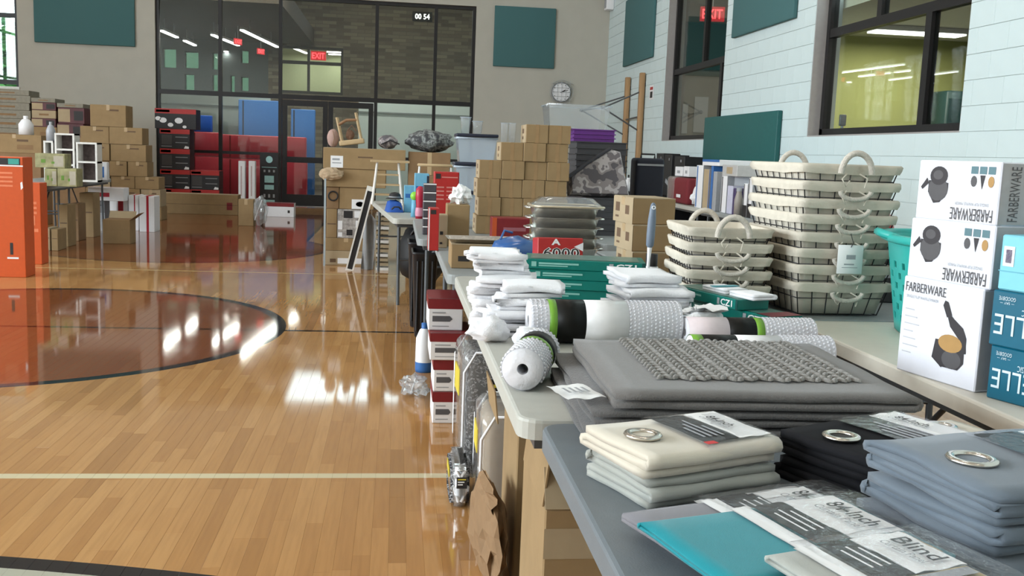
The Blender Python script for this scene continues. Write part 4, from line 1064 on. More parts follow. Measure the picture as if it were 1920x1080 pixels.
# ================================================================== MIDDLE TABLES
# stepped pyramid of small cartons
cw, ch, cd = .156, .1265, .30
proto = None
def small_carton():
    b = Box('small_carton', 'small plain brown carton in the stepped pyramid on the grey table', 'box', (0, 0, 0), cw-.003, cd, ch-.001, 0, CARD, 'cartons of the stepped pyramid', bev=.003)
    MB().box(0.004, cw-.007, cd/2-.002, cd/2+.002, ch-.0015, ch-.0005).build('flap_seam', INKB, b.t)
    b.patch('l', .02, .98, .02, .98, CARD2, 'pale_end'); b.rects('l', [(.3, .62, .52, .78), (.3, .55, .2, .36)], INKB, 'stamp')
    b.patch('f', .42, .58, .0, 1, mat('wet_cardboard_band', (.32, .20, .095), .8), 'tape_band')
    return b.t
proto = small_carton(); first = True
PX, PY = 1.175, 6.78
for row, n in enumerate((4, 4, 4, 4, 3, 2)):
    for k in range(n):
        o = proto if first else copy_tree(proto); first = False
        jx = .004*math.sin(row*5+k*3); o.location = (PX-(n-k)*cw+(.012 if row % 2 else 0), PY+jx*2, ZT+.001+row*ch); o.rotation_euler = (0, 0, .003*math.sin(row+k*2)); o['label'] = 'small plain brown carton in the %s row of the stepped carton pyramid' % ('bottom', 'second', 'third', 'fourth', 'fifth', 'top')[row]; o['group'] = 'pyramid cartons, row %d' % (row+1)
# dark tray stack with purple trays, clear tote on top
TRAY = mat('charcoal_tray_plastic', (.055, .053, .058), .45); PURP = mat('purple_tray_plastic', (.13, .025, .21), .4)
def tray(label, group, m, x, y, z, w, d, h):
    T = thing('storage_tray', label, 'tray', (x, y, z), 0, group)
    MB().box(.01, w-.01, .01, d-.01, 0, .006).box(.01, .016, .01, d-.01, .006, h).box(w-.016, w-.01, .01, d-.01, .006, h).box(.016, w-.016, .01, .016, .006, h).box(.016, w-.016, d-.016, d-.01, .006, h).build('body', m, T)
    MB().box(0, w, 0, .012, h-.008, h).box(0, w, d-.012, d, h-.008, h).box(0, .012, .012, d-.012, h-.008, h).box(w-.012, w, .012, d-.012, h-.008, h).build('rim', m, T)
    return T
z = ZT+.001; pt = None
for k in range(15+6):
    if k == 15: zbk = z; z = ZT+.001
    if pt is None: pt = tray('charcoal plastic tray in the tall tray stack beside the carton pyramid', 'charcoal trays in one tall stack', TRAY, 1.335, 7.40, z, .40, .36, .044)
    else: o = copy_tree(pt); o.location = (1.335+.003*math.sin(k*4), 7.40 if k < 15 else 6.90, z)
    if k >= 15: o['label'] = 'charcoal plastic tray in the low tray stack under the camouflage cushion'; o['group'] = 'charcoal trays in the low stack'
    z += .0445
zlow = z; z = zbk
for k, lb_ in enumerate(('purple plastic tray lying directly on the charcoal trays', 'purple plastic tray in the middle of the three purple ones', 'purple plastic tray just under the clear tote')):
    tray(lb_, None, PURP, 1.31, 7.41, z, .33, .34, .03); z += .0305
CLR = clear_mat('clear_tote_plastic', (.93, .95, .96), .08, 1.3, haze=.16, hazecol=(.75, .8, .85), ior=1.5)
def clear_tote(label, loc, w, d, h, lid=None, rz=0.0, body=CLR):
    T = thing('plastic_tote', label, 'storage bin', loc, rz); tp = .02
    def rect(e, z): return [(e, e, z), (w-e, e, z), (w-e, d-e, z), (e, d-e, z)]
    mb = MB(); rows = [rect(tp, 0), rect(0, h-.01)]
    mb.add(rows[0]+rows[1], [(0, 1, 5, 4), (1, 2, 6, 5), (2, 3, 7, 6), (3, 0, 4, 7), (3, 2, 1, 0)]); mb.build('body', body, T)
    MB().tube([(-.006, -.006, h-.008), (w+.006, -.006, h-.008), (w+.006, d+.006, h-.008), (-.006, d+.006, h-.008)], .009, 6, closed=True).build('rim', body, T)
    if lid: MB().bevbox(-.014, w+.014, -.014, d+.014, h+.002, h+.028, .008, 2).build('lid', lid, T)
    return T
clear_tote('big clear plastic tote sitting open on the purple trays', (1.12, 7.42, z), .47, .34, .18)
# camouflage cushion leaning on the trays
def camo(name, cols, sc=14):
    m, nt, b = newmat(name); tc = nt.nodes.new('ShaderNodeTexCoord'); nz_ = nt.nodes.new('ShaderNodeTexNoise'); nz_.inputs['Scale'].default_value = sc; nz_.inputs['Detail'].default_value = 2
    nt.links.new(tc.outputs['Object'], nz_.inputs['Vector']); rp = nt.nodes.new('ShaderNodeValToRGB'); rp.color_ramp.interpolation = 'CONSTANT'; nt.links.new(nz_.outputs[0], rp.inputs[0])
    e = rp.color_ramp.elements; e[0].color = (*cols[0], 1); e[1].position = .44; e[1].color = (*cols[1], 1)
    for p_, c_ in ((.52, cols[2]), (.60, cols[3])): q_ = e.new(p_); q_.color = (*c_, 1)
    nt.links.new(rp.outputs[0], b.inputs['Base Color']); b.inputs['Roughness'].default_value = .8; return m
CAMO = camo('grey_camouflage', [(.10, .09, .10), (.24, .21, .21), (.42, .38, .38), (.16, .14, .15)], 9)
T = thing('camouflage_cushion', 'grey camouflage cushion with a dark zipped edge leaning on the charcoal trays', 'cushion', (1.225, 6.98, zlow+.012), (-.16, 0, .0)); T.scale = (1.1, 1, .93)
pts = [(0, .0), (.40, 0), (.335, .345), (.26, .365), (-.01, .13)]
mb = MB(); n_ = len(pts)
cen = (.20, .15)
def loop(s_, y): return [(cen[0]+(x-cen[0])*s_, y, cen[1]+(zz_-cen[1])*s_) for x, zz_ in pts]
vs = loop(.9, -.035)+loop(1, 0)+loop(1, .07)+loop(.9, .10)
fs = [tuple(range(n_)), tuple(range(3*n_, 4*n_))[::-1]]+[(r_*n_+k, (r_+1)*n_+k, (r_+1)*n_+(k+1) % n_, r_*n_+(k+1) % n_) for r_ in range(3) for k in range(n_)]
mb.add(vs, fs, False); mb.build('cover', CAMO, T)
MB().tube([(-.01, -.036, .135), (.12, -.04, .25), (.26, -.036, .362)], .014, 6).build('zipped_edge', mat('charcoal_webbing', (.05, .05, .06), .7), T)
# black suitcase behind, by the wall
T = thing('suitcase', 'dark navy suitcase with a pale top trim standing behind the camouflage cushion', 'suitcase', (1.86, 7.62, ZT+.001), .0)
MB().bevbox(0, .23, 0, .2, 0, .56, .03, 3).build('shell', mat('navy_fabric', (.014, .016, .028), .7), T); MB().box(.01, .22, -.004, .0, .50, .515).build('trim', GREYP, T)
MB().tube([(.06, .1, .56), (.06, .1, .59), (.17, .1, .59), (.17, .1, .56)], .008, 6).build('handle', BLACKC, T)
# totes with navy lids behind the pyramid
NAVL = mat('navy_lid', (.02, .025, .045), .4); MILK = clear_mat('milky_tote_plastic', (.8, .85, .9), .15, 1.0, haze=.55, hazecol=(.62, .70, .78), ior=1.45)
z = ZT+.001
for k, lb_ in enumerate(('milky plastic tote with a blue tinge at the bottom of the lidded stack', 'milky plastic tote with a navy lid in the middle of its stack', 'milky plastic tote with a navy lid on top of its stack')):
    clear_tote(lb_, (.475+.01*k, 8.20, z), .32, .34, .205, NAVL, 0, MILK); z += .236
ZL = z
# clear canisters
for k, (x, y, zz_, h_) in enumerate(((.56, 8.3, ZL, .13), (.66, 8.3, ZL, .10))):
    T = thing('plastic_canister', ['tall clear plastic canister standing on the navy-lidded totes', 'short clear plastic canister standing on the navy-lidded totes'][k], 'canister', (x, y, zz_))
    MB().lathe([(.0, 0), (.032, 0), (.045, h_), (.047, h_+.004)], 16).build('body', CLR, T); ring(.046, .004, TR(0, 0, h_)).build('rim', MILK, T)
zc = ZT+.001+5*ch
for k, x in enumerate((.745, .80)):
    T = thing('plastic_canister', ['clear plastic canister with a bright edge on the carton pyramid step', 'slim clear plastic canister beside it on the carton pyramid step'][k], 'canister', (x, 6.98, zc+.001))
    MB().lathe([(.0, 0), (.022, 0), (.026, .13), (.028, .134)], 16).build('body', CLR, T); ring(.027, .003, TR(0, 0, .132)).build('rim', MILK, T)
# ---- pans
PAN = mat('bright_aluminium', (.70, .68, .63), .24, metal=.85, var=.04, bump=.05, bscale=20)
def rrect(w, d, r, n=5):
    pts = []
    for (cx, cy, a0) in ((w-r, r, -PI/2), (w-r, d-r, 0), (r, d-r, PI/2), (r, r, PI)):
        for k in range(n+1): a_ = a0+PI/2*k/n; pts.append((cx+r*math.cos(a_), cy+r*math.sin(a_)))
    return pts
def shell(w, d, prof, r):
    """open tray: prof is a list of (inset, z)"""
    mb = MB(); base = rrect(w, d, r); n = len(base); vs = []
    for (e, z_) in prof:
        for x, y in base: vs.append((w/2+(x-w/2)*(1-2*e/w), d/2+(y-d/2)*(1-2*e/d), z_))
    fs = [(r_*n+k, r_*n+(k+1) % n, (r_+1)*n+(k+1) % n, (r_+1)*n+k) for r_ in range(len(prof)-1) for k in range(n)]
    fs.append(tuple(range(n))[::-1]); mb.add(vs, fs, True); return mb
proto = None
for k in range(6):
    lab = 'bright metal roasting pan, %s of the nested stack under the clear lid' % ('bottom', 'second from the bottom', 'middle', 'second from the top', 'topmost')[k] if k < 5 else 'clear domed lid topping the stack of nested roasting pans'
    T = thing('roasting_pan', lab, 'pan', (.70+.004*math.sin(k*3), 4.99, ZT+.001+k*.052), .005*math.sin(k*2), 'nested roasting pans' if k < 5 else None)
    if k < 5:
        shell(.36, .30, [(.045, .0), (.03, .006), (.012, .075), (.0, .082), (-.004, .079)], .07).build('body', PAN, T)
        for sx, xi in ((-.022, -.004), (.382, .364)): MB().tube([(xi, .09, .076), (sx, .10, .076), (sx, .20, .076), (xi, .21, .076)], .005, 6).build('handle', PAN, T)
    else:
        T.location.z = ZT+.001+5*.052+.033
        shell(.37, .31, [(.10, .05), (.05, .045), (.01, .012), (.0, .004), (-.004, .0)], .07).build('dome', CLR, T); MB().tube([(x, y, .002) for x, y in rrect(.376, .316, .07)], .006, 6, closed=True, M=TR(-.003, -.003, 0)).build('rim', mat('pale_gold_rim', (.6, .52, .38), .3, metal=.6), T)
# ---- stamped cartons right of the pans
for k, (lb_, dx, w_) in enumerate((('stamped brown carton at the bottom of the stack beside the pans', .0, .34), ('wide stamped brown carton in the middle of the stack beside the pans', 0, .33), ('stamped brown carton with a torn tape end on top of the stack beside the pans', .0, .27))):
    b = Box('stamped_carton', lb_, 'box', (1.10+dx, 4.48+.02*k, ZT+.001+k*.125), w_*.78, .28, .121, .05+.03*k, CARD)
    b.patch('l', 0, 1, 0, 1, CARD2, 'pale_end'); b.flaps(CARD2); b.tape('x', .3)
    b.rects('l', [(.12, .34, .42, .78), (.12, .30, .18, .26), (.62, .82, .35, .7)], INKB, 'stamp')
# ---- low carton with foil tray and blue bag
b = pbox('open_carton', 'low open brown carton with a black stamp, at the table edge beside the towels', 'box', (845, 503), (928, 500), ZT, 458, .24, CARD)
b.patch('f', .16, .42, .30, .52, INK, 'stamp'); b.flaps(CARD2)
zf = ZT+b.h+.006
T = thing('foil_tray', 'shallow silver foil tray lying on the low open carton', 'tray', (b.t.location.x-.01, b.t.location.y+.0, zf), .03)
shell(.33, .22, [(.03, 0), (.012, .003), (.0, .018), (-.006, .019)], .02).build('body', mat('crinkled_foil', (.66, .63, .58), .28, metal=1.0, bump=.5, bscale=90), T)
BLUP = mat('blue_plastic_film', (.03, .12, .36), .22, var=.15, scale=12, spec=.7)
T = thing('plastic_bag', 'blue plastic bag with a glossy film behind the tall towel stack', 'bag', (.44, 4.49, ZT+.001), .05)
crumple(.28, .18, .165, 2.2, .20, sharp=False).build('film', BLUP, T, (.13, .1, 0)); MB().tube([(.05, .06, .16), (.07, .08, .20), (.11, .09, .19)], .006, 5).build('knot', BLUP, T)
b = pbox('flat_box', 'dark red flat box behind the foil tray, next to the pans', 'box', (922, 452), (992, 452), ZT, 408, .16, DRED); b.patch('f', .3, .9, .45, .6, mat('rose_print', (.35, .12, .14), .5)); b.patch('f', 0, .12, 0, 1, mat('orange_red_edge', (.5, .08, .02), .5))
# red snack-like packs, lettering half hidden
for k, (lb_, x, y, z_, w_, rz) in enumerate((('red pack with white-edged dark numerals 6000, behind the sea green boxes', .66, 4.18, ZT+.001, .20, .02), ('dark red pouch lying behind the sea green boxes', .84, 4.12, ZT+.001, .20, -.05), ('second dark red pouch with a silver corner, beside the first pouch', .99, 4.30, ZT+.001, .13, -.1))):
    if k == 0:
        b = Box('red_pack', lb_, 'pack', (x-.05, y, z_+.016), w_, .14, .19, rz, RED); b.t.rotation_euler = (-.10, 0, rz)
        b.text('f', .52, .66, .82, .24, '6000', WHITEP, bold=.06); b.text('f', .52, .66, .78, .21, '6000', INK, bold=.0, lift=.003); b.text('f', .4, .90, .2, .14, 'A', WHITEP, bold=.04); b.poly('f', [(.8, .8), (1, .7), (1, .9)], WHITE)
    else:
        T = thing('pouch', lb_, 'pack', (x, y, z_), rz); pillow(w_, .13, .10-.02*k, k*3.0).build('film', mat('dark_red_film', (.14, .012, .02), .25, var=.15, scale=15), T); MB().box(.0, .05, -.002, .03, .012, .05-.01*k).build('silver_corner', SILV, T)
# brown box row and pill bottle near brush
T = thing('pump_bottle', 'white and red bottle with a black cap, behind the grey brush handle', 'bottle', (1.09, 4.10, ZT+.001))
MB().lathe([(0, 0), (.032, 0), (.034, .01), (.034, .085), (.03, .10), (.02, .105)], 16).build('body', WHITE, T); MB().lathe([(.0345, .015), (.0345, .055)], 16).build('label_wrap', RED, T); MB().lathe([(.026, .103), (.026, .155), (.0, .157)], 14).build('cap', BLACKC, T)
# things on the carton table's aisle side
b = pbox('open_carton', 'tall open carton stuffed with white tissue, in front of the carton pyramid', 'box', (836, 462), (879, 458), ZT, 383, .16, CARD)
MB().box(.004, b.w-.004, .004, b.d-.004, b.h-.004, b.h-.0035).build('flap', CARD3, b.t)
T = thing('tissue_paper', 'crumpled white tissue paper sticking out of the tall open carton', 'paper', (b.t.location.x+.04, b.t.location.y+.02, ZT+b.h), .1)
mb = crumple(.12, .10, .11, 6.0, .45); mb.build('crumpled_sheet', WHITEP, T, (.05, .05, .0))
b = pbox('pale_carton', 'narrow pale carton with dark dots at the table edge, beside the red boxes', 'box', (818, 465), (838, 463), ZT, 402, .10, CARD2); b.rects('f', [(.3, .6, .4, .5), (.3, .55, .12, .18)], INK, 'stamp')
b = pbox('red_box', 'tall red box with pale text columns standing at the back of the red pair', 'box', (812, 428), (858, 426), ZT, 322, .20, RED)
b.rects('f', [(.1, .4, .72-.07*k, .745-.07*k) for k in range(4)]+[(.5, .88, .72-.07*k, .745-.07*k) for k in range(5)]+[(.3, .95, .90, .92)], mat('pink_print', (.6, .22, .2), .5)); b.patch('f', .06, .26, .88, .97, INK, 'logo_tab'); b.patch('r', 0, 1, 0, 1, DRED)
b = pbox('red_box', 'red box with a black corner logo standing before the tall red one', 'box', (802, 470), (822, 468), ZT, 390, .12, RED); b.patch('f', .2, .7, .86, .96, INK, 'logo_tab'); b.patch('f', .0, .12, 0, 1, WHITE, 'white_edge')
zb = ZT+.001; a = gz(792, 440, ZT)
for k in range(6):
    Box('small_dark_box', 'small charcoal box, %s of the stack beside the red boxes' % ('bottom', 'second from the bottom', 'third from the bottom', 'third from the top', 'second from the top', 'topmost')[k], 'box', (a.x, a.y, zb), .085, .10, .056, .0, mat('charcoal_card', (.06, .055, .065), .5), 'small charcoal boxes in one stack').patch('f', 0, 1, .86, 1, WHITE, 'white_edge'); zb += .0565
# blue packs, ball, toys on the pale grey table
for k, (lb_, A, B, tp_, zb_, m_) in enumerate((('light blue pack at the bottom of the pile near the lime ball', (757, 398), (782, 398), 348, ZT, SKY), ('blue pack with a dark end lying near the red toy', (776, 403), (803, 403), 325, ZT, SKY))):
    b = pbox('blue_pack', lb_, 'pack', A, B, zb_, tp_, .18, m_); b.patch('f', .1, .9, .55, .7, BLUE); b.patch('f', .84, 1, .2, .95, NAVL)
T = thing('toy_ball', 'lime green ball between the light blue pack and the red toy', 'ball', (gz(771, 366, 1.0).x*0+.155, 8.30, ZT+.001), 0)
bm = bmesh.new(); bmesh.ops.create_uvsphere(bm, u_segments=18, v_segments=10, radius=.038); MB().bm(bm, True).build('ball', mat('lime_plastic', (.25, .62, .06), .35), T, (0, 0, .038+.135)); MB().lathe([(0, 0), (.03, 0), (.024, .14), (0, .145)], 12).build('stand', SKY, T)
T = thing('toy_figure', 'red and pink boxed toy with a white rim standing near the lime ball', 'toy', (.195, 8.12, ZT+.001), 0)
MB().lathe([(0, 0), (.035, 0), (.03, .10), (.038, .18), (.034, .24), (.015, .262), (0, .265)], 14).build('body', mat('crimson_plastic', (.42, .02, .05), .35), T); MB().lathe([(.036, .02), (.0385, .05), (.034, .09)], 14).build('pink_wrap', mat('pink_wrap', (.6, .25, .35), .4), T); MB().tube([(.045, 0, 0), (.05, 0, .12), (.04, 0, .24)], .008, 6).build('white_rim', WHITE, T)
T = thing('fabric_bag', 'royal blue bag with a black and white print on the far table end', 'bag', (-.075, 8.80, ZT+.001), .10)
pillow(.15, .30, .10, 5.0).build('fabric', mat('royal_blue_fabric', (.02, .09, .38), .7, var=.1), T); MB().tube([(.04, -.01, .03), (.06, -.03, .05), (.10, -.03, .05), (.12, -.01, .03)], .008, 6).build('strap', BLACKC, T)
T = thing('fabric_bag', 'small patterned black and white bag leaning on the royal blue one', 'bag', (.14, 8.42, ZT+.001), .1); pillow(.12, .14, .10, 8.0).build('fabric', camo('black_white_pattern', [(.02, .02, .03), (.02, .02, .03), (.6, .6, .6), (.04, .05, .1)], 40), T); MB().tube([(.03, 0, .03), (.05, -.015, .06), (.09, 0, .03)], .005, 5).build('strap', BLACKC, T)
T = thing('cap', 'dark cap with a round crown lying on the royal blue bag', 'cap', (-.01, 8.95, ZT+.115), 0); MB().lathe([(.085, 0), (.08, .004), (.055, .012), (.05, .04), (.03, .055), (0, .06)], 18).build('crown', BLACKC, T); MB().lathe([(.056, .012), (.0565, .022)], 18).build('band', GREYP, T)
# small ladder shelf on the far table end
PINE = mat('pine_wood', (.50, .36, .20), .6, var=.1, scale=6, stretch=(2, 2, 18)); WPAINT = mat('white_paint', (.74, .72, .68), .5)
T = thing('ladder_shelf', 'small ladder shelf with white uprights and pine treads at the far table end', 'shelf', (-.235, 9.95, ZT+.001), .05)
for (x0, x1) in ((0, .045), (.30, .255)): MB().tube([(x0, 0, 0), (x1, .03, .42)], .011, 6).build('upright', WPAINT, T); MB().tube([(x0, .22, 0), (x1, .12, .42)], .011, 6).build('upright', WPAINT, T)
for z_, e in ((.09, .012), (.19, .02), (.29, .03)): MB().box(e, .30-e, .02, .19-z_*.2, z_, z_+.016).build('tread', PINE, T)
MB().box(-.02, .36, -.02, .18, .42, .44).build('top_board', PINE, T)
T = thing('folding_stool', 'folding stool with a wooden seat and white legs, behind the blue packs', 'stool', (.20, 9.55, ZT+.001), .0)
MB().bevbox(0, .34, 0, .26, .40, .425, .008, 1).build('seat', PINE, T); MB().box(.02, .32, .02, .24, .30, .315).build('shelf_board', mat('brown_board', (.25, .15, .08), .6), T)
for x in (.02, .32):
    for y in (.02, .24): MB().tube([(x+(.03 if x > .1 else -.03), y, 0), (x, y, .40)], .009, 6).build('leg', WPAINT, T)
# ================================================================== FAR END OF THE ROW AND UNDER THE TABLES
def fbox(name, label, x0, x1, y0, d, z0, z1, m, rz=0.0, cat='box', group=None, **k):
    return Box(name, label, cat, (x0, y0, z0), x1-x0, d, z1-z0, rz, m, group, **k)
Y0 = 11.0
X = lambda px, py=400, y=Y0: gy(px, py, y).x
Z = lambda px, py, y=Y0: gy(px, py, y).z
b = fbox('long_carton', 'long pale carton with a white strip at the bottom of the tall carton pile', X(610), X(690), Y0, .5, 0, .16, CARD2); b.patch('f', .3, .96, .12, .5, WHITE, 'white_strip'); b.patch('f', .12, .26, .2, .45, INKB, 'stamp')
b = fbox('long_carton', 'plain brown long carton second from the bottom of the tall carton pile', X(611), X(688), Y0, .5, .162, .30, CARD); b.tape('y', .3)
b = fbox('narrow_carton', 'narrow upright brown carton low in the tall carton pile', X(612), X(632), Y0+.01, .45, .302, .62, CARD); b.patch('f', .1, .9, .46, .50, INKB, 'seam')
b = fbox('printed_carton', 'carton printed with grey household pictures in the middle of the tall pile', X(633), X(690), Y0, .45, .302, .62, mat('busy_grey_print', (.38, .35, .33), .6, var=.5, scale=30)); b.rects('f', [(.02, .16, .3, .6), (.02, .16, .05, .2), (.6, .86, .38, .62), (.55, .8, .72, .95)], WHITE, 'white_label'); b.rects('f', [(.2, .5, .7, .95), (.86, .98, .1, .3), (.3, .5, .1, .3)], BLACKC, 'dark_picture')
b = fbox('long_carton', 'brown carton with a white square label, above the printed one', X(636), X(700), Y0+.01, .45, .622, .86, CARD); b.patch('f', .36, .86, .02, .46, WHITE, 'white_label'); b.poly('f', [(.6+.12*math.cos(t_*PI/6), .24+.12*math.sin(t_*PI/6)) for t_ in range(12)], INKB, 'stamp')
b = fbox('narrow_carton', 'small brown carton with a coiled strap, left of the white-labelled one', X(612), X(635), Y0+.01, .4, .622, .86, CARD3); ring(.05, .008, TR(.07, -.012, .14, rx=PI/2)).build('coiled_strap', BLACKC, b.t)
b = fbox('long_carton', 'long brown carton with a bulged paper end, second from the top of the pile', X(607), X(722), Y0-.01, .5, .862, 1.06, CARD); b.tape('x', .3)
T = thing('paper_wrap', 'crumpled kraft paper bulging at the end of the carton pile', 'paper', (X(612)-.02, Y0-.125, .93), 0); crumple(.26, .09, .14, 3.3, .3).build('crumpled_sheet', mat('kraft_paper', (.42, .31, .20), .8), T, (.06, .05, 0)); fl = MB().box(.0, .02, .02, .05, -.93, .02); fl.build('hanging_strip', mat('pale_blue_strip', (.36, .42, .46), .6), T)
b = fbox('long_carton', 'long brown carton with a white shipping label on top of the tall pile', X(605), X(758), Y0-.02, .5, 1.062, 1.285, CARD); b.patch('f', .09, .24, .05, .62, WHITE, 'shipping_label'); b.rects('f', [(.11, .2, .4, .5), (.11, .22, .25, .3)], GREYP, 'label_print'); b.flaps(CARD2); b.tape('x', .3); b.patch('f', .42, .60, .55, .62, INKB, 'stamp')
ZS = 1.29
# upturned stool with a brown bag
T = thing('wooden_stool', 'upturned pine stool lying on the tall carton pile, legs in the air', 'stool', (X(640), Y0+.05, ZS), (0, -.15, .0))
MB().bevbox(-.03, .24, 0, .24, 0.02, .075, .012, 2).build('seat', PINE, T)
for x, h_ in ((-.0, .33), (.21, .36)):
    for y in (.03, .2): MB().tube([(x, y, .07), (x-.02, y, h_)], .014, 7).build('leg', PINE, T)
MB().tube([(-.01, .03, .25), (.08, .02, .29), (.19, .03, .28)], .016, 7).build('crosspiece', mat('brown_wood', (.26, .14, .07), .6), T)
T = thing('paper_bag', 'crumpled brown bag caught between the legs of the upturned stool', 'bag', (X(648), Y0+.12, ZS+.085), 0); crumple(.09, .06, .11, 9.1, .2).build('crumpled_sheet', mat('dark_kraft', (.16, .085, .05), .8), T, (.03, .0, 0)); MB().tube([(.0, -.05, .1), (.05, -.06, .16), (.1, -.05, .1)], .006, 5).build('handle', mat('dark_kraft', (.16, .085, .05), .8), T)
T = thing('stuffed_ball', 'pale pink round cushion beside the upturned stool', 'cushion', (X(616)+.03, Y0+.14, ZS)); crumple(.13, .13, .20, 1.1, .06, sharp=False).build('cover', mat('dusty_pink_cloth', (.42, .28, .24), .9), T); MB().tube([(.0, -.066, .02), (.02, -.07, .10), (.0, -.06, .18)], .003, 4).build('seam', CARD3, T)
# supporting cartons and camouflage heap
b = fbox('long_carton', 'big plain carton behind the folding stool, carrying the camouflage heap', X(764), X(842), Y0+.03, .48, 0, 1.27, CARD3); b.tape('y', .2); b.flaps(CARD3)
CAM2 = camo('dark_camouflage', [(.04, .04, .045), (.12, .125, .12), (.24, .25, .25), (.07, .075, .075)], 16)
T = thing('camouflage_bundle', 'heap of dark camouflage fabric on the big plain carton', 'fabric', (X(748), Y0+.08, 1.274), 0)
crumple(.52, .40, .24, 5.5, .25, sharp=False).build('fabric', CAM2, T, (.33, .2, 0))
T = thing('camouflage_bundle', 'paler grey folded camouflage fabric beside the dark heap', 'fabric', (X(712), Y0+.02, ZS), 0); crumple(.22, .30, .16, 7.5, .15, sharp=False).build('fabric', CAMO, T, (.07, .2, 0))
for T_, xs_ in ((T, .1),): MB().tube([(.0, .05, .05), (.1, .03, .1), (.2, .05, .06)], .008, 5).build('strap', BLACKC, T_)
# leaning framed panel, grey cloth, slats, black bag under the far table
T = thing('framed_panel', 'tall narrow white frame with a black face leaning against the far table', 'frame', (-.52, 10.55, 0.0), (0, .235, .0))
W_, H_ = .085, .93
MB().box(0, .016, 0, .03, 0, H_).build('frame_side', WPAINT, T); MB().box(W_-.016, W_, 0, .03, 0, H_).build('frame_side', WPAINT, T); MB().box(.016, W_-.016, 0, .03, 0, .025).build('frame_end', WPAINT, T); MB().box(.016, W_-.016, 0, .03, H_-.05, H_).build('frame_end', WPAINT, T); MB().box(.016, W_-.016, .008, .02, .025, H_-.05).build('black_face', BLACKC, T)
T = thing('hanging_cloth', 'grey cloth hanging down beside the white framed panel', 'cloth', (-.37, 10.66, 0.0), 0)
MB().grid(9, 16, lambda u, v: (u*.13-(v-.5)*.02+.05*v, .03*math.sin(u*9+v*3)+.01*nz3(u*5, v*5), .002+v*.60*(1-.25*abs(u-.5)))).build('fabric', mat('grey_cloth', (.33, .34, .35), .9), T); MB().grid(9, 16, lambda u, v: (u*.13-(v-.5)*.02+.05*v, .004+.03*math.sin(u*9+v*3)+.01*nz3(u*5, v*5), .002+v*.60*(1-.25*abs(u-.5))), flip=True).build('fabric_back', mat('grey_cloth', (.33, .34, .35), .9), T)
T = thing('slat_bundle', 'stack of pale wooden slats standing under the far table corner', 'slats', (-.20, 10.62, 0), .0)
for k in range(13): MB().box(.004*math.sin(k*3), .13+.005*math.cos(k*5), 0, .16, k*.049, k*.049+.030).build('slat', CARD2 if k % 3 else WPAINT, T); 
MB().box(.05, .07, .17, .19, 0, .65).box(.05, .07, .155, .17, 0.03, .62).build('back_strap', BLACKC, T)
T = thing('black_bag', 'big black bag standing on the floor under the far table', 'bag', (.10, 9.35, 0), 0); crumple(.50, .60, .60, 4.4, .12, sharp=False).build('fabric', mat('black_nylon', (.008, .008, .009), .6), T, (.17, .2, 0)); MB().tube([(.05, .02, .5), (.1, -.01, .58), (.25, -.01, .58), (.3, .02, .5)], .012, 6).build('handle', BLACKC, T)
# tall black plastic bins beside the carton table
BPL = mat('black_bin_plastic', (.022, .023, .027), .38, var=.1)
def bin_(label, x, y, w, d, h, rz):
    T = thing('plastic_bin', label, 'bin', (x, y, 0), rz)
    shell(w, d, [(.03, 0), (.022, .01), (.0, h-.02), (-.008, h-.015), (-.008, h), (.006, h), (.012, h-.03), (.03, .02)], .03).build('body', BPL, T)
    for k in range(4): MB().tube([(w*(.2+.2*k), .016, .05), (w*(.2+.2*k), -.003, h-.06)], .008, 5).build('rib', BPL, T)
    return T
bin_('tall black plastic bin standing at the table edge beside the carton pyramid', .125, 6.78, .17, .34, .60, .0)
bin_('second tall black plastic bin, right behind the table edge', .10, 7.18, .16, .34, .63, .0)
# boxes and bags under the tables, aisle side
PILL = mat('grey_pill_print', (.10, .10, .11), .5)
def redwhite(label, x0, x1, y, d, z0, z1, rz=0.0):
    b = fbox('red_white_box', label, x0, x1, y, d, z0, z1, WHITE, rz); b.patch('f', 0, 1, .68, 1, DRED, 'red_band'); b.patch('l', 0, 1, .68, 1, DRED, 'red_band'); b.patch('t', 0, 1, 0, 1, DRED, 'red_band')
    b.poly('f', [(.12, .28), (.62, .28), (.7, .36), (.62, .46), (.12, .46)], PILL, 'pill_print'); b.rects('f', [(.12, .5, .54, .58), (.12, .6, .12, .15)], GREYP); b.text('f', .4, .84, .5, .16, 'BRAUN', WHITEP, bold=0) if False else None
    return b
redwhite('red and white box at the bottom of the stack under the pan table', .195, .32, 4.62, .30, 0, .155)
redwhite('red and white box second up in the stack under the pan table', .195, .32, 4.62, .30, .157, .312)
redwhite('wide red and white box third up in the stack under the pan table', .175, .37, 4.60, .32, .314, .445)
redwhite('red and white box topping the stack under the pan table', .165, .33, 4.66, .30, .447, .60)
b = fbox('tall_carton', 'tall plain carton standing between the red and white boxes and the bedding bag', .335, .50, 4.28, .27, 0, .46, CARD); b.tape('y', .3); b.flaps(CARD); b.patch('f', 0, 1, .50, .51, INKB, 'seam')
T = thing('plastic_jug', 'white jug with a blue base on the floor by the red and white boxes', 'bottle', (.185, 5.75, 0)); MB().lathe([(.0, .0), (.05, 0), (.052, .02), (.052, .06)], 14).build('base_sleeve', BLUE, T); MB().lathe([(.052, .06), (.05, .20), (.03, .25), (.018, .26)], 14).build('body', WHITE, T); MB().lathe([(.02, .258), (.02, .29), (0, .292)], 12).build('cap', BLUE, T)
T = thing('plastic_wrapper', 'crumpled clear wrapper lying on the floor by the red and white boxes', 'wrapper', (.13, 5.10, 0), .1); crumple(.14, .28, .09, 2.0, .5).build('film', FILM2, T, (.0, .1, 0)); MB().tube([(-.03, .0, .03), (.0, .06, .09), (.02, .14, .06)], .004, 5).build('white_edge', WHITE, T)
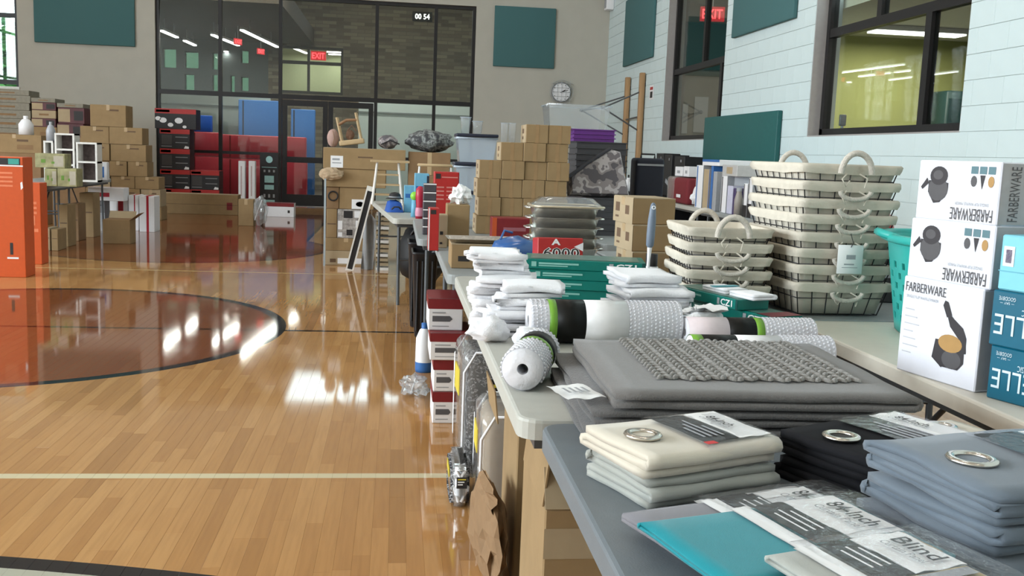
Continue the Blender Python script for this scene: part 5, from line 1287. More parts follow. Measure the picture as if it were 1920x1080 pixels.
PAT = camo('black_white_weave', [(.015, .015, .018), (.02, .02, .024), (.35, .34, .34), (.03, .03, .035)], 70); VINYL = clear_mat('clear_vinyl', (.92, .93, .93), .12, 1.2, haze=.20, hazecol=(.7, .68, .66), bump=.12, bscale=14, ior=1.45)
YEL = mat('yellow_print', (.65, .52, .05), .5)
def bedding(label, x, y, w, d, h, rz, tan=False):
    T = thing('bedding_bag', label, 'bag', (x, y, 0), rz)
    MB().bevbox(.02, w-.02, .02, d-.02, .01, h-.02, .05, 3).build('folded_bedding', mat('tan_bedding', (.42, .33, .24), .9, var=.1) if tan else PAT, T)
    MB().bevbox(0, w, 0, d, .001, h, .055, 3).build('vinyl_cover', VINYL, T)
    for yy in (.006, d-.006):
        MB().tube([(.03, yy, .03), (.006, yy, .09), (.006, yy, h-.09), (.05, yy, h-.012), (w-.05, yy, h-.012), (w-.006, yy, h-.09), (w-.006, yy, .09), (w-.03, yy, .03)], .006, 6).build('white_piping', WHITE, T)
    MB().box(w*.3, w*.85, -.003, 0, h*.52, h*.78).build('insert_card', BLACKC, T)
    for k in range(3): MB().box(w*.36, w*(.78-.08*k), -.0045, -.003, h*(.72-.06*k), h*(.745-.06*k)).build('print_line', YEL if k == 0 else WHITEP, T)
    MB().box(-.003, 0, d*.3, d*.75, h*.6, h*.8).build('yellow_sticker', YEL, T)
    return T
bedding('clear zipped bag of black and white bedding standing under the towel table', .275, 3.78, .34, .40, .53, .03)
bedding('clear zipped bag of tan and black bedding, next to the other bedding bag', .30, 3.24, .34, .36, .42, -.02, True)
bedding('small clear bag of bedding with a yellow sticker lying low on the floor', .22, 3.46, .07, .30, .16, 0.0)
b = fbox('open_carton', 'tall brown carton under the light grey table, one flap up', .375, .78, 2.83, .36, 0, .52, CARD); b.patch('f', .46, .54, 0, 1, TAPE, 'tape'); MB().box(.0, .004, .02, .30, .50, .60, M=TR(0, 0, 0, ry=-.12)).build('flap', CARD, b.t); b.flaps(CARD2)
b = fbox('open_carton', 'wide brown carton under the dark grey table, its flaps folded out', .365, .86, 2.21, .40, 0, .47, CARD); b.patch('f', 0, 1, .74, .90, CARD2, 'tape'); b.rects('f', [(.52, .60, .55-.05*k, .57-.05*k) for k in range(5)], INKB, 'stamp')
MB().box(0, .495, -.004, 0, 0, .10, M=TR(0, .0, .47, rx=-.5)).build('flap', CARD2, b.t); MB().box(-.004, 0, 0, .36, 0, .12, M=TR(0, 0.02, .47, ry=.10)).build('flap', CARD, b.t); b.patch('f', .62, .84, .02, .10, WHITE, 'label')
T = thing('kraft_paper', 'crumpled sheet of brown kraft paper standing on the floor beside the cartons', 'paper', (.275, 2.70, 0), .10)
crumple(.085, .40, .30, 12.0, .34).build('crumpled_sheet', mat('brown_kraft', (.25, .15, .075), .8, var=.08), T, (.05, .2, 0)); MB().grid(4, 6, lambda u, v: (.03+.04*nz3(u*3, v*3), .05+u*.2, .25+v*.08), False).build('torn_edge', mat('brown_kraft', (.25, .15, .075), .8), T)
# ================================================================== ON THE WALLS
def wall_panel(label, M, w, h, t=.05, m=TEAL, name='acoustic_panel', cat='panel'):
    T = thing(name, label, cat); T.matrix_world = M
    MB().bevbox(0, w, -t, 0, 0, h, .012, 2).build('fabric_face', m, T)
    MB().box(.02, w-.02, -.004, .004, .02, h-.02).build('backing', mat('panel_backing', (.05, .1, .1), .8), T)
    return T
def on_back(px0, px1, py_b, h): 
    a, b = gy(px0, py_b, BWY), gy(px1, py_b, BWY); return TR(a.x, BWY-.005, a.z), b.x-a.x
M_, w_ = on_back(66, 254, 79, 1.3); wall_panel('big teal fabric panel on the beige wall left of the glass wall', M_, w_, 1.32)
M_, w_ = on_back(924, 1038, 124, 1.25); wall_panel('teal fabric panel on the beige wall right above the clock', M_, w_, 1.25)
def on_right(y_far, y_near, z, h): return TR(RWX-.009, y_far, z, rz=-PI/2), y_far-y_near
M_, w_ = on_right(19.62, 17.38, 3.07, 1.3); wall_panel('teal fabric panel on the block wall near the room corner', M_, w_, 1.27)
M_, w_ = on_right(13.12, 11.02, 2.93, 1.3); wall_panel('teal fabric panel on the block wall between its two windows', M_, w_, 1.25)
GPAD = mat('dark_green_vinyl', (.012, .10, .095), .5, var=.04)
T = wall_panel('dark green vinyl wall pad below the block wall windows', TR(RWX-.009, 14.02, .55, rz=-PI/2), 2.78, 1.36, .06, GPAD, 'wall_pad', 'wall pad')
# clock with wire guard
T = thing('wall_clock', 'round white wall clock behind a grey wire guard on the beige wall', 'clock'); T.matrix_world = TR(*gy(1052, 173, BWY-.004)) @ Matrix.Rotation(PI/2, 4, 'X')
MB().lathe([(0, .0), (.20, 0), (.215, .01), (.215, .035), (.195, .045)], 32).build('case', mat('grey_clock_case', (.25, .27, .29), .4), T)
MB().lathe([(.196, .036), (0, .036)], 32).build('dial', WHITE, T)
mb = MB()
for k in range(12):
    a_ = k*PI/6; mb.box(-.006, .006, .155, .18, .037, .038, M=Matrix.Rotation(a_, 4, 'Z'))
mb.build('hour_marks', INK, T); MB().box(-.008, .008, -.02, .10, .039, .041, M=Matrix.Rotation(-1.05, 4, 'Z')).build('hour_hand', INK, T); MB().box(-.005, .005, -.02, .15, .042, .044, M=Matrix.Rotation(-1.25, 4, 'Z')).build('minute_hand', INK, T)
gd = MB()
for k in range(-2, 3): gd.tube([(k*.09, -.24, .06), (k*.09, .24, .06)], .004, 5); gd.tube([(-.24, k*.09, .062), (.24, k*.09, .062)], .004, 5)
gd.tube([(.25*math.cos(t_*PI/12), .25*math.sin(t_*PI/12), .06) for t_ in range(24)], .006, 5, closed=True); gd.build('wire_guard', mat('grey_wire', (.4, .42, .43), .4, metal=.5), T)
for sx, sy in ((-.18, .18), (.18, .18), (-.18, -.18), (.18, -.18)): MB().tube([(sx, sy, .06), (sx, sy, 0)], .006, 5).build('guard_foot', mat('grey_wire', (.4, .42, .43), .4, metal=.5), T)
# wooden poles with steel bracing
WOODP = mat('varnished_pole_wood', (.42, .25, .12), .5, var=.1, scale=5, stretch=(4, 4, .5))
STL = mat('dark_steel_rod', (.12, .13, .14), .4, metal=.6)
T = thing('basket_support_frame', 'pair of wooden poles with steel braces standing out from the block wall', 'frame', (0, 0, 0))
for (y, z1) in ((19.05, 2.83), (17.9, 2.83)): MB().bevbox(RWX-.11, RWX-.025, y-.06, y+.06, .6, z1, .006, 1).build('wooden_pole', WOODP, T)
pj = [(RWX-.9, 19.3, 2.18), (RWX-.75, 18.0, 2.18)]
for s_, e_ in (((RWX-.07, 19.05, 2.48), pj[0]), ((RWX-.07, 19.05, 1.72), pj[0]), (pj[0], pj[1]), (pj[1], (RWX-.07, 17.9, 1.78)), ((RWX-.07, 19.05, 2.02), (RWX-.07, 17.9, 2.05)), (pj[1], (RWX-.07, 17.9, 2.5))): MB().tube([s_, e_], .016, 6).build('steel_brace', STL, T)
for p_ in pj:
    bm = bmesh.new(); bmesh.ops.create_icosphere(bm, subdivisions=2, radius=.04); MB().bm(bm, True, TR(*p_)).build('joint', STL, T)
for y in (19.05, 17.9):
    for z_ in (1.0, 2.6): MB().box(RWX-.026, RWX-.003, y-.04, y+.04, z_, z_+.06).build('wall_bracket', STL, T)
T = thing('wall_sign', 'small white notice with red and black print on the block wall beside a window', 'sign'); T.matrix_world = TR(RWX-.006, 17.52, 2.33, rz=-PI/2)
MB().box(0, .26, -.008, 0, 0, .25).build('plate', WHITE, T); MB().box(.03, .23, -.0095, -.008, .17, .22).build('red_print', RED, T); MB().box(.05, .21, -.0095, -.008, .03, .14).build('black_print', INK, T)
T = thing('wall_box_fixture', 'small white box fixture high on the block wall at the corner', 'fixture'); T.matrix_world = TR(RWX-.006, 21.2, 4.36, rz=-PI/2)  # white box light fixture, modelled unlit
MB().bevbox(0, .26, -.16, 0, 0, .34, .015, 2).build('case', WHITE, T); MB().box(.03, .23, -.163, -.16, .04, .30).build('front_plate', GREYP, T)
# ================================================================== IN THE LOBBY AND OFFICES
EXR = mat('exit_sign_red', (.5, .02, .02), .5, emit=(1, .04, .05), es=5); EXF = mat('exit_sign_face', (.15, .01, .012), .5, emit=(1, .02, .03), es=.6)
def exit_sign(label, loc, rz=0.0, s=1.0, hang=.3):
    T = thing('exit_sign', label, 'exit sign', loc, rz); MB().bevbox(-.17*s, .17*s, 0, .04, 0, .2*s, .008, 1).build('housing', EXF, T)
    text_on('EXIT', .28*s, .13*s, TR(0, -.002, .1*s, rx=PI/2), 'lettering', EXR, T); MB().tube([(0, .02, .2*s), (0, .02, .2*s+hang)], .01, 5).build('hanger', LAMPH, T)
    return T
exit_sign('red exit sign hanging in the lobby beside the longest pendant light', gz(447, 84, 3.82), .9, .8, .33)
exit_sign('red exit sign hanging further back in the lobby', gz(490, 102, 3.75), .9, .8, .40)
exit_sign('glowing exit sign in the lit room beyond the lobby', (gy(597, 108, FY+1.5).x, FY+1.5, gy(597, 113, FY+1.5).z), 0, 1.4, .10)
p = gy(1335, 40, 18.6); exit_sign('glowing EXIT sign behind the far window of the block wall', (p.x, p.y, p.z), -.2, 1.35, 4.7-p.z-.27)
p = gy(792, 31, FY-.06); T = thing('digital_clock', 'lit digital clock high on the lobby brick wall', 'clock', (p.x, FY-.06, p.z)); MB().bevbox(-.30, .30, 0, .055, -.14, .14, .01, 1).build('case', BLACKC, T); text_on('00 54', .44, .16, TR(0, -.002, 0, rx=PI/2), 'lit_digits', mat('lit_digits', (1, 1, 1), .5, emit=(1, .98, .9), es=4), T)
REDV = mat('red_vinyl_mat', (.50, .03, .05), .35, var=.05, spec=.6, bump=.1, bscale=6); BLUV = mat('blue_vinyl_mat', (.035, .16, .46), .4, var=.04, bump=.1, bscale=6)
def gym_mat(label, px0, px1, z0, z1, y, m, d=.12, n=1, lean=0.0):
    a, b = gy(px0, 280, y), gy(px1, 280, y)
    T = thing('gym_mat', label, 'gym mat', (a.x, y, z0), (lean, 0, 0)); w = b.x-a.x
    for k in range(n): MB().bevbox(0, w, k*d/n, (k+1)*d/n-.004, 0, z1-z0, .02, 2).build('padded_panel', m, T)
    MB().box(w*.1, w*.1+.03, -.002, 0, .02, z1-z0-.02).build('seam', DRED if m is REDV else NAVL, T)
    return T
gym_mat('red vinyl gym mat on edge, lower one behind the left glass panes', 358, 412, 0.0, .98, 22.3, REDV, .3)
gym_mat('red vinyl gym mat lying on the lower red mat behind the left glass panes', 358, 412, .985, 1.5, 22.3, REDV, .3)
gym_mat('wide red vinyl gym mat standing behind the middle glass panes, lower one', 414, 575, 0, .96, 22.32, REDV, .3)
gym_mat('wide red vinyl gym mat laid on the lower wide mat, ending behind the door', 414, 573, .965, 1.47, 22.32, REDV, .3)
gym_mat('big blue vinyl gym mat upright behind the red ones', 447, 522, 0, 2.26, 23.0, BLUV, .2)
gym_mat('blue vinyl gym mat seen through the left door leaf', 545, 590, 0, 2.1, 23.05, BLUV, .2)
gym_mat('small bright blue gym mat resting on the upper red mat', 362, 396, 1.505, 1.86, 22.35, mat('bright_blue_vinyl', (.02, .10, .5), .4), .2)
# office things seen through the block-wall windows
wall_panel('dark green panel inside the office behind the far window', TR(gy(1272, 128, 21.5).x, 21.55, gy(1272, 128, 21.5).z), 2.2, 1.0, .05, GPAD)
for k, (a_, b_, c_, d_) in enumerate(((1278, 1292, 195, 250), (1300, 1330, 182, 248))):
    p, q = gy(a_, d_, 21.5), gy(b_, c_, 21.5); wall_panel(['narrow white board on the office wall behind the far window', 'wide white board on the office wall behind the far window'][k], TR(p.x, 21.56, p.z), q.x-p.x, q.z-p.z, .03, WHITE, 'white_board', 'board')
for (y, lb_) in ((8.9, 'flat ceiling light in the olive office behind the near window'), (11.6, 'flat ceiling light deep in the olive office, near its olive wall')):
    T = thing('ceiling_light', lb_, 'light', (6.2, y, 2.90)); MB().bevbox(-.6, .6, -.15, .15, .02, .078, .01, 1).build('housing', LAMPH, T); MB().box(-.57, .57, -.12, .12, .0, .02).build('diffuser', mat('office_diffuser', (1, 1, 1), .5, emit=(1, .97, .88), es=4), T)
    l = bpy.data.lights.new('ceiling_light_glow', 'AREA'); l.shape = 'RECTANGLE'; l.size = 1.1; l.size_y = .25; l.energy = 55; l.color = (1, .94, .8); obj('ceiling_light_glow', l, T, (0, 0, -.01))
T = thing('ceiling_light', 'flat ceiling light in the office behind the far window', 'light', (6.4, 17.0, 4.62)); MB().bevbox(-.6, .6, -.15, .15, .02, .078, .01, 1).build('housing', LAMPH, T); MB().box(-.57, .57, -.12, .12, .0, .02).build('diffuser', mat('office_diffuser', (1, 1, 1), .5), T)
l = bpy.data.lights.new('ceiling_light_glow', 'AREA'); l.shape = 'RECTANGLE'; l.size = 1.1; l.size_y = .25; l.energy = 90; l.color = (1, .94, .85); obj('ceiling_light_glow', l, T, (0, 0, -.01))
T = thing('office_cabinet', 'dark tall cabinet in the olive office', 'cabinet', (6.95, 12.1, 0), 0); MB().bevbox(0, 1.6, 0, .45, 0, 2.3, .02, 1).build('body', mat('dark_teal_laminate', (.012, .04, .042), .5), T)
for k in range(2): d_ = MB().box(.03+k*.78, .78+k*.78, -.02, 0, .1, 2.2).build('door', mat('dark_teal_laminate', (.012, .04, .042), .5), T); MB().tube([(.72+k*.14, -.03, 1.0), (.72+k*.14, -.05, 1.1), (.72+k*.14, -.03, 1.2)], .008, 5).build('handle', SILV, d_)
p = gy(1578, 250, 11.6)
T = thing('desk_fan', 'small grey device standing at the olive office window sill', 'device', (gx(1578, 248, RWX+.26).x, gx(1578, 248, RWX+.26).y, 1.6), 0); MB().lathe([(0, 0), (.05, 0), (.045, .02), (.015, .04), (.015, .12)], 14).build('stand', GREYP, T); MB().bevbox(-.035, .035, -.02, .02, .12, .24, .012, 2).build('head', mat('grey_device', (.2, .2, .22), .4), T)
MB().box(RWX+.222, RWX+.36, 7.5, 10.5, 1.56, 1.6).build('trim_1', GREYJ)['kind'] = 'structure'
# ================================================================== TREES OUTSIDE THE FAR-LEFT WINDOW
LEAF = mat('sunlit_foliage', (.06, .20, .05), .7, var=.25, scale=2.5); LEAF2 = mat('dark_foliage', (.04, .15, .05), .7, var=.25, scale=2.5); BARK = mat('tree_bark', (.10, .075, .05), .9)
def tree(label, x, y, h, r, m, seed):
    T = thing('tree', label, 'tree', (x, y, -.3)); MB().tube([(0, 0, 0), (.08, .05, h*.5), (0, 0, h*.8)], [.14, .10, .05], 8).build('trunk', BARK, T)
    rnd = random.Random(seed); mb = MB()
    for k in range(2200):
        a_, b_, q = rnd.uniform(0, 2*PI), rnd.uniform(-1, 1), r*rnd.uniform(.55, 1.0)
        c = Vector((q*math.cos(a_)*math.sqrt(1-b_*b_), q*math.sin(a_)*math.sqrt(1-b_*b_), h*.62+q*b_*1.1)); s_ = rnd.uniform(.16, .30)
        M = Matrix.Translation(c) @ Matrix.Rotation(rnd.uniform(0, 6), 4, 'Z') @ Matrix.Rotation(rnd.uniform(0, 3), 4, 'X')
        mb.add([(-s_, 0, 0), (0, -s_*.5, .03), (s_, 0, 0), (0, s_*.5, .03)], [(0, 1, 2, 3)], False, M)
    o_ = mb.build('foliage', m, T); o_['kind'] = 'stuff'
    return T
struct(MB().box(-60, -14.3, 15, 90, -.5, -.3).box(-14.3, -7.6, BWY+.3, 90, -.5, -.3).build('ground_outside', mat('lawn_grass', (.10, .24, .06), .9, var=.15, scale=3)))
tree('sunlit green tree outside the far-left window', -13.6, 36, 5.0, 2.0, LEAF, 1); tree('darker green tree further off outside the far-left window', -16.5, 44, 6.0, 2.6, LEAF2, 2); tree('low rounded green tree outside, beside the sunlit one', -18.6, 38.5, 4.2, 1.9, LEAF, 3)
# ================================================================== LEFT SIDE OF THE GYM
ORG = mat('orange_card', (.58, .085, .012), .45, var=.04)
def ybox(name, label, px0, px1, pyb, pyt, Y, d, m, z0=None, cat='box', group=None, **k):
    """box whose front stands in the plane Y; its floor is z0 or the pixel row"""
    xm = (px0+px1)/2; a, b = gy(px0, pyb, Y), gy(px1, pyb, Y); zb = z0 if z0 is not None else max(0, gy(xm, pyb, Y).z); zt_ = gy(xm, pyt, Y).z
    return Box(name, label, cat, (a.x, Y, zb), b.x-a.x, d, zt_-zb, 0, m, group, **k)
b = ybox('orange_box', 'tall orange box with a black and teal band on top, standing on the floor', -22, 49, 520, 294, 9.45, .24, ORG, 0)
b.patch('f', .02, .93, .935, .99, BLACKC, 'black_band'); b.patch('f', .62, .90, .94, .985, mat('teal_print', (.05, .35, .30), .5), 'teal_print', .002); b.patch('f', 0, 1, .922, .933, WHITE, 'white_line')
b.rects('f', [(.38, .72, .86-.035*k, .875-.035*k) for k in range(4)], mat('pale_orange_print', (.75, .22, .10), .5)); b.patch('f', .60, .68, .19, .29, INK, 'black_mark'); b.patch('f', .52, .82, .155, .17, WHITE, 'white_line'); b.poly('f', [(.93, .73), (.99, .75), (.97, .80), (.92, .79)], WHITE, 'white_mark')
b = ybox('orange_box', 'slim orange box with white marks behind the tall orange one', 53, 79, 497, 343, 10.45, .20, ORG, 0)
b.rects('f', [(.5, .72, .62+.06*k, .65+.06*k) for k in range(3)]+[(.42, .58, .48, .60), (.5, .8, .40, .44), (.4, .5, .08, .1)], mat('pale_orange_print', (.75, .22, .10), .5))
table('grey folding table on the left, under the yellow-green packs', -4.68, -3.90, 10.72, 12.50, T_MID)
table('grey folding table on the left, further from the orange boxes', -4.70, -3.93, 12.53, 14.36, T_MID)
YG = mat('yellow_green_card', (.36, .34, .17), .5, var=.25, scale=14)
def yg(label, *a, **k):
    b = ybox('yellow_green_pack', label, *a, m=YG, **k) if False else ybox('yellow_green_pack', label, *a, YG, **k)
    b.rects('f', [(.2, .35, .35, .6), (.55, .65, .3, .45)], mat('leaf_green_print', (.12, .25, .03), .5)); b.patch('f', .62, .95, .1, .85, mat('grey_yellow_print', (.42, .38, .30), .5)); return b
b1 = yg('yellow-green pack at the lower right of its pile on the left table', 108, 144, 346, 316, 11.6, .22, z0=ZT+.001)
b2 = yg('yellow-green pack at the lower left of its pile on the left table', 84, 107, 347, 316, 11.6, .22, z0=ZT+.001)
zz = ZT+.002+max(b1.h, b2.h)
yg('long yellow-green pack lying across the top of its pile', 66, 122, 316, 288, 11.6, .22, z0=zz)
for k, (a_, b_, t_) in enumerate(((57, 66, 316), (68, 78, 318))):
    p = gy((a_+b_)/2, 346, 11.35); w_ = gy(b_, 346, 11.35).x-gy(a_, 346, 11.35).x; h_ = gy(a_, t_, 11.35).z-ZT; p.x = min(p.x, -3.97-.06*k)
    T = thing('canister', ['olive canister on the left table rim', 'grey canister on the left table rim'][k], 'canister', (p.x, 11.35, ZT+.001)); MB().lathe([(0, 0), (w_/2, 0), (w_/2, h_*.85), (w_*.4, h_*.9)], 14).build('body', [mat('olive_tin', (.28, .24, .12), .5), mat('grey_tin', (.33, .31, .32), .4)][k], T); MB().lathe([(w_*.42, h_*.88), (w_*.42, h_), (0, h_)], 14).build('lid', WHITE if k else CARD2, T)
T = thing('paper_cup', 'white and yellow cup on the left table', 'cup', (gy(155, 340, 13.5).x-.06, 13.5, ZT+.001)); MB().lathe([(0, 0), (.035, 0), (.05, .13), (.052, .135)], 14).build('body', WHITE, T); MB().lathe([(.041, .03), (.0465, .085)], 14).build('yellow_sleeve', YEL, T)
b = ybox('small_pack', 'white and blue pack at the far end of the left table', 182, 201, 334, 304, 13.7, .1, WHITE, ZT+.001); b.patch('f', .2, .7, .15, .75, BLUE)
# white shelf racks
def rack(label, px0, px1, pyt, Y, z0, nx_, nz_):
    a, b = gy(px0, 300, Y), gy(px1, 300, Y); w = b.x-a.x; h = gy((px0+px1)/2, pyt, Y).z-z0; d = .22; T = thing('shelf_rack', label, 'rack', (a.x, Y, z0)); t = .022
    for k in range(nx_+1): x = k*(w-t)/nx_; MB().box(x, x+t, 0, d, 0, h).build('upright', WPAINT, T)
    for k in range(nz_+1): z = k*(h-t)/nz_; MB().box(t*0, w, .002, d-.002, z, z+t).build('shelf_board', WPAINT, T)
    MB().box(t, w-t, d-.01, d-.005, 0, h).build('back_print', mat('dark_picture_print', (.13, .10, .10), .6, var=.6, scale=18), T)
    return T
rack('white open rack with small compartments on the left table', 103, 140, 250, 13.0, ZT+.001, 1, 3); rack('low white rack beside the tall one on the left table', 143, 182, 267, 13.0, ZT+.001, 1, 2)
rack('narrow white rack carrying a grey bottle on the left table', 82, 100, 264, 13.0, ZT+.001, 1, 2)
def bottle(label, px, pyb, pyt, Y, z0, m, cap, r):
    T = thing('spray_bottle', label, 'bottle', (gy(px, pyb, Y).x, Y+.09, z0)); h = gy(px, pyt, Y).z-z0
    MB().lathe([(0, 0), (r, 0), (r, h*.55), (r*.55, h*.8), (r*.3, h*.84)], 16).build('body', m, T); MB().lathe([(r*.34, h*.83), (r*.34, h), (0, h)], 12).build('cap', cap, T)
zr = gy(91, 264, 13.0).z; bottle('grey bottle standing on the narrow white rack', 91, 262, 228, 13.0, zr+.001, mat('grey_bottle', (.36, .37, .40), .35), GREYP, .055)
# big brown carton column behind the left table
b = ybox('large_carton', 'large carton on the floor behind the left table', -30, 80, 440, 352, 15.0, .45, CARD3, 0); z_ = b.h
b = Box('large_carton', 'large carton in the middle of the column behind the left table', 'box', (b.t.location.x, 15.0, z_+.001), b.w, .45, gy(40, 287, 15.0).z-z_-.002, 0, CARD3)
zb = gy(40, 287, 15.0).z; b = ybox('large_carton', 'large brown carton with a dark stamp, carrying a white bottle', -24, 78, 287, 252, 15.0, .45, CARD, zb); b.patch('f', .55, .76, .62, .74, INKB, 'stamp'); b.patch('f', .55, .85, .2, .45, CARD3, 'stamp_block'); b.patch('r', 0, 1, 0, 1, CARD3, 'shaded_side') if False else None; b.tape('y', .2)
bottle('tall white bottle standing on the large brown carton', 45, 252, 217, 15.0, zb+b.h+.002, WHITE, WHITE, .10)
# brown carton wall at the far left end of the room
Y1 = 16.6; yb = [420, 386, 353, 330, 302, 270, 238, 197]
rows = [[160, 208, 256, 302], [158, 212, 262, 300], [162, 206, 252, 298], [160, 204, 238, 276], [156, 206, 274], [150, 205, 268], [170, 238]]
zc_ = 0.0
nm = ['floor row', 'second row', 'third row', 'fourth row', 'fifth row', 'sixth row', 'top']
for r_, xs in enumerate(rows):
    zt_ = gy(215, yb[r_+1], Y1).z
    for k in range(len(xs)-1):
        a_, b_ = gy(xs[k], 300, Y1).x+.006, gy(xs[k+1], 300, Y1).x-.006
        mm = (CARD, CARD2, CARD)[(r_*2+k) % 3] if r_ < 3 else CARD
        pos = ['left end', 'next to the left end', 'right end'][min(k, 2)] if len(xs) > 2 else 'single one'
        bx_ = Box('stacked_carton', 'brown carton in the %s of the carton wall beside the red-topped boxes' % nm[r_], 'box', (a_, Y1+.02*((r_+k) % 2), zc_+.001), b_-a_, .42, zt_-zc_-.003, .0, mm, 'brown cartons of the far carton wall, %s' % nm[r_]); bx_.tape('y', .25)
        bx_.patch('f', .52, .80, .72, .80, INKB, 'stamp'); bx_.patch('l', 0, 1, 0, 1, CARD3, 'side_print') if False else None
    zc_ = zt_
# flat and printed boxes at the far left
Y2 = 17.9; MAR = mat('maroon_print_box', (.10, .022, .028), .5, var=.2, scale=8); GB = mat('grey_brown_flat_box', (.24, .22, .17), .6, var=.1)
def column(px0, px1, tops, labels, mats, d=.5, y=Y2):
    z0 = 0.0; a_, b_ = gy(px0, 300, y).x, gy(px1, 300, y).x
    for k, (t_, lb_, m_) in enumerate(zip(tops, labels, mats)):
        z1 = gy((px0+px1)/2, t_, y).z; j = .010*math.sin(k*2.7+px0)
        b = Box('flat_box', lb_, 'box', (a_+j, y, z0+.001), b_-a_-.01, d, z1-z0-.002, 0, m_); z0 = z1
        if m_ is MAR: b.patch('f', .0, .45, .1, .9, CARD2, 'pale_picture'); b.patch('f', .6, .95, .2, .8, INK, 'dark_picture')
        else: b.patch('f', .3, .7, .35, .6, CARD3, 'stamp')
column(-30, 60, [330, 290, 262, 240, 222, 206, 192, 178, 168], ['big plain carton at the foot of the flat box pile', 'plain carton second in the flat box pile', 'flat grey-brown box with a stamp, third up in its pile', 'flat grey-brown box fourth up in its pile', 'flat grey-brown box fifth up in its pile', 'flat grey-brown box sixth up in its pile', 'flat grey-brown box third from the top of its pile', 'flat grey-brown box second from the top of its pile', 'flat grey-brown box topping its pile below the window'], [CARD3, CARD3, GB, GB, GB, GB, GB, GB, GB])
column(62, 108, [330, 288, 262, 238, 222, 207, 192, 184], ['carton at the foot of the maroon box pile', 'carton second in the maroon box pile', 'maroon printed box low in its pile', 'brown box among the maroon ones', 'maroon printed box in the middle of its pile', 'pale flat box above the middle maroon one', 'maroon printed box near the top of its pile', 'thin grey-brown box topping the maroon pile'], [CARD3, CARD, MAR, CARD, MAR, CARD2, MAR, GB])
column(110, 160, [330, 290, 258, 232, 202, 194], ['carton at the foot of the printed pile next to the carton wall', 'carton second in the printed pile next to the carton wall', 'brown box in the printed pile next to the carton wall', 'maroon box with pale picture beside the carton wall', 'tall maroon picture box near the top beside the carton wall', 'thin box topping the printed pile beside the carton wall'], [CARD3, CARD, CARD, MAR, MAR, GB], y=Y2-.05)
# under and beside the left tables
for k, (lb_, a_, b_, pb, pt_, Y, m_) in enumerate((('short pale carton on the floor beside the slim orange box', 83, 94, 468, 428, 11.75, CARD2), ('short brown carton beside the pale one under the left table', 97, 109, 470, 430, 11.75, CARD), ('tall brown carton under the left table', 112, 128, 452, 384, 12.2, CARD), ('brown carton under the left table with a dark side', 130, 148, 450, 382, 12.9, CARD3), ('tall brown carton at the far end under the left table', 150, 176, 440, 362, 13.45, CARD))):
    b = ybox('floor_carton', lb_, a_, b_, pb, pt_, Y, .3, m_, 0); b.patch('f', .1, .9, .55, .58, INKB, 'seam')
b = ybox('open_carton', 'small open carton on the red floor area by the left tables', 193, 244, 458, 412, 12.7, .28, CARD, 0)
MB().box(.005, b.w-.005, .005, b.d-.005, b.h-.06, b.h+.002).build('dark_inside', CARD3, b.t); MB().box(0, .004, 0, b.d, 0, .13, M=TR(b.w, 0, b.h, ry=.9)).build('flap', CARD, b.t); MB().box(0, b.w, 0, .004, 0, .10, M=TR(0, b.d, b.h, rx=-.5)).build('flap', CARD2, b.t)
STR = mat('red_stripe', (.38, .015, .03), .45)
for k, (lb_, a_, b_, pt_, Y) in enumerate((('tall thin white box with one red stripe, at the end of the striped row', 262, 290, 368, 14.45), ('tall thin white box second in the row of striped boxes', 242, 260, 366, 14.6), ('tall thin white box with a wide red edge in the striped row', 222, 240, 372, 14.75), ('tall thin white box with a red left edge in the striped row', 198, 220, 374, 14.9))):
    b = ybox('striped_box', lb_, a_, b_, 434, pt_, Y, .32, WHITE, 0); u0 = (.46, .55, .0, .0)[k]; b.patch('f', u0, u0+(.16, .12, .55, .36)[k], 0, 1, STR, 'red_stripe'); b.patch('t', .3, .7, 0, 1, STR, 'red_stripe')
p = gy(162, 384, 13.4)
b = ybox('grey_box', 'grey box standing beside the striped white boxes', 176, 197, 440, 376, 14.44, .26, mat('grey_card', (.17, .17, .18), .5), 0); b.patch('f', 0, 1, 0, .6, GREYP)
zg = b.h
b = ybox('striped_box', 'flat white box with a red band lying on the grey box', 165, 232, 372, 352, 14.40, .28, WHITE, zg+.002); b.patch('f', 0, .6, .3, .62, STR, 'red_stripe'); b.patch('t', 0, 1, .4, .6, STR, 'red_stripe')
# ---- red and black tool boxes before the glass wall
YT = 20.35; GREYT = mat('grey_tool_print', (.22, .22, .23), .5)
tops = [354, 318, 279, 242, 204]; z0 = 0.0
lbs = ['red-topped black box at the foot of the tower by the glass wall', 'red-topped black box second up in the tower by the glass wall', 'red-topped black box in the middle of the tower by the glass wall', 'red-topped black box second from the top of the tower', 'wider red-topped box with white appliance pictures on top of the tower']
def toolbox(lb_, px0, px1, z0, z1, top):
    a_, b_ = gy(px0, 300, YT).x, gy(px1, 300, YT).x
    b = Box('tool_box', lb_, 'box', (a_, YT, z0+.001), b_-a_, .45, z1-z0-.003, 0, BLACKC); b.patch('f', 0, 1, .76, 1, RED, 'red_band'); b.patch('t', 0, 1, 0, 1, RED, 'red_band'); b.patch('f', .03, .36, .82, .94, mat('rose_logo', (.6, .3, .3), .5), 'logo_bar')
    if top:
        for (u, v, s_) in ((.08, .5, .07), (.2, .42, .09), (.38, .2, .07), (.58, .42, .10), (.72, .12, .05)): b.poly('f', [(u+s_*math.cos(t_*PI/5), v+s_*1.5*math.sin(t_*PI/5)) for t_ in range(10)], WHITE, 'picture')
    else: b.rects('f', [(.52, .93, .58, .62), (.52, .93, .30, .34), (.05, .4, .1, .14)], GREYT); b.poly('f', [(.8, .02), (.97, .02), (.97, .12), (.85, .16)], WHITE, 'picture'); b.rects('f', [(.06, .40, .2, .7)], mat('charcoal_print', (.05, .045, .045), .5))
    return b
